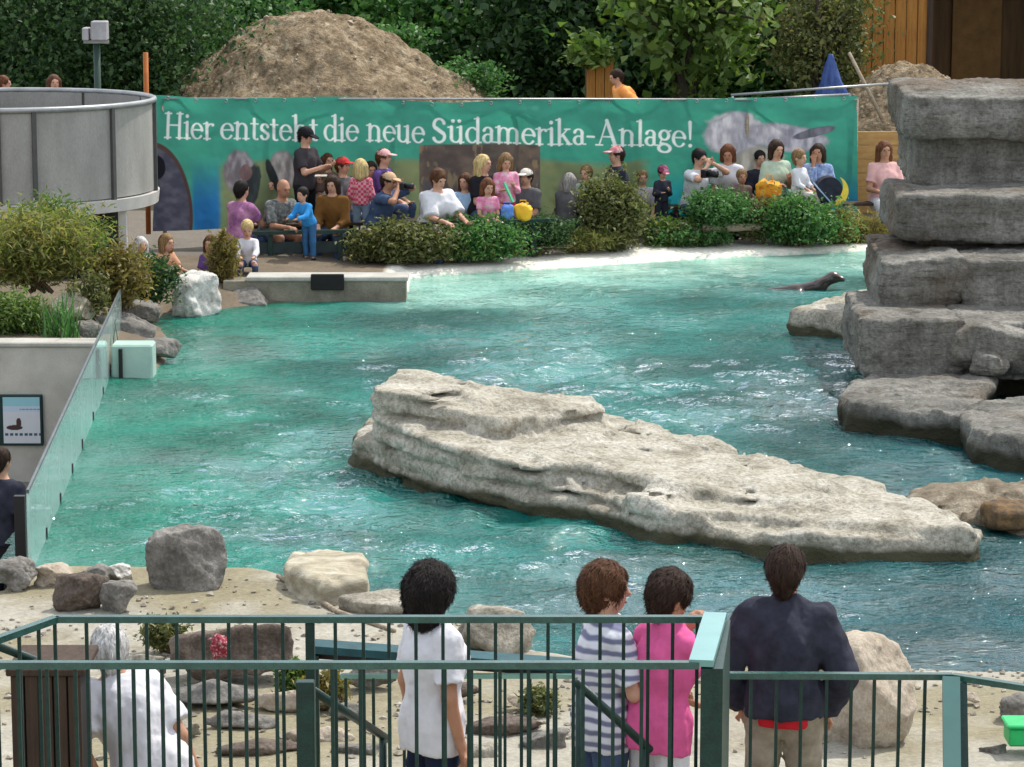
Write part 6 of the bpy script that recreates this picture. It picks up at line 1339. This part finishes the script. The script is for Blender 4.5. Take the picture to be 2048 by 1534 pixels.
# board rail and gate by the shore
e = empty('board_rail', hp_(880, 1400, 16.1, .12), 'weathered blue green board rail with a barred gate by the shore', 'railing')
tm = M('board_teal', (.012, .06, .07), .6, .4, 6, .2, 30, spec=.3)
p0 = P(622, 1292, 16.0); p1 = P(1160, 1332, 15.7); MB().bar(p0, p1, .16, .045).make('board', tm, e); MB().bar(p0 - np.array([0, -.03, .05]), p1 - np.array([0, -.03, .05]), .05, .05).make('under_bar', BLACK, e)
g0 = P(682, 1352, 15.9); g1 = P(1158, 1352, 15.6); MB().bar(g0, g1, .035, .025).make('gate_top', M('gate_green', (.16, .3, .24), .35), e)
for u in (692, 747, 808, 868, 920, 960, 1010, 1060, 1112, 1150):
    p = hp_(u, 1400, 15.75, 0); MB().box((p[0] - .009, 15.74, .15), (p[0] + .009, 15.76, P(u, 1352, 15.75)[2] - .014)).make('gate_bar', GREEN_PAINT, e)
for u in (628, 1164): p = hp_(u, 1400, 15.95, 0); MB().box((p[0] - .03, 15.93, .1), (p[0] + .03, 15.99, P(u, 1300, 15.95)[2] - .03)).make('post', GREEN_PAINT, e)
# stair handrails
for i, (u0, v0, Y0, u1, v1, Y1, lab) in enumerate(((-30, 1282, 13.4, 245, 1388, 14.6, 'dark green stair handrail sloping down at the lower left'), (606, 1368, 13.3, 775, 1478, 14.3, 'dark green stair handrail sloping down beside the woman in white'), (1150, 1362, 13.4, 1300, 1500, 14.0 - .35, 'dark green stair handrail sloping down before the striped shirt'))):
    e = empty('handrail', P(u0, v0, Y0) * [1, 1, 0] + np.array([0, 0, .5]), lab, 'handrail', 'stair handrails')
    MB().tube([P(u0, v0, Y0), P(u1, v1, Y1)], .022, 10).make('rail_tube', GREEN_PAINT, e, smooth=True)
    for t in (.06, .94): p = P(u0, v0, Y0) * (1 - t) + P(u1, v1, Y1) * t; MB().tube([p, p * [1, 1, 0] + np.array([0, 0, .3])], .02, 8).make('upright', GREEN_PAINT, e, smooth=True)
# brown wooden box behind the railing
x0, x1 = hp_(22, 1400, 13.6, 0)[0], hp_(165, 1400, 13.6, 0)[0]; zt = P(100, 1352, 13.6)[2]
e = empty('wooden_bin', ((x0 + x1) / 2, 13.8, .2), 'dark brown boarded bin behind the railing at the lower left', 'bin')
n = 5; w = (x1 - x0) / n; bd = MB().box((0, 0, 0), (w - .008, .03, zt - .2), bev=.004).data('board', BROWN_WOOD)
for k in range(n): inst('board', bd, (x0 + k * w, 13.6, .2), e)
MB().box((x0 - .02, 13.58, zt + .002), (x1 + .02, 14.05, zt + .04), bev=.006).make('lid', BROWN_WOOD, e); MB().box((x0 + .01, 13.64, .2), (x1 - .02, 14.0, zt - .005)).make('core', DARK, e)

# gravel and litter on the near shore
def gravel():
    rng = np.random.RandomState(8); n = 2000; u = rng.uniform(-20, 2060, n); v = rng.uniform(1150, 1534, n) ; V = []; Q = []
    ic = np.array([(1, 0, 0), (-1, 0, 0), (0, 1, 0), (0, -1, 0), (0, 0, 1), (0, 0, -1)], float); fc = [(0, 2, 4), (2, 1, 4), (1, 3, 4), (3, 0, 4), (2, 0, 5), (1, 2, 5), (3, 1, 5), (0, 3, 5)]
    pts = np.array([G(a, b, .15)[:2] for a, b in zip(u, v)]); H, d, ds = terrain(pts[:, 0], pts[:, 1]); k0 = (d > .05) & (ds > .1)
    cl = fbm(np.stack([pts[:, 0] * 1.2, pts[:, 1] * 1.2, 0 * pts[:, 0]], -1), 3, 12); k0 &= cl > .40
    for (x, y), h in zip(pts[k0], H[k0]):
        r = rng.uniform(.008, .028) * rng.uniform(.6, 1.3); b = len(V); R = ROT(*rng.uniform(0, 6, 3)); V += list((ic * rng.uniform(.6, 1.2, (6, 1))) @ R * [r * 1.2, r, r * .7] + [x, y, h + r * .3]); Q += [tuple(b + i for i in f) for f in fc]
    tag(obj('gravel', np.array(V), Q, M('gravel_stone', (.12, .1, .08), .9, c2=(.3, .27, .22), c3=(.45, .42, .36), scale=14), org=(0, 18, .1)), 'loose gravel scattered over the near shore', 'gravel', None, 'stuff')
gravel()
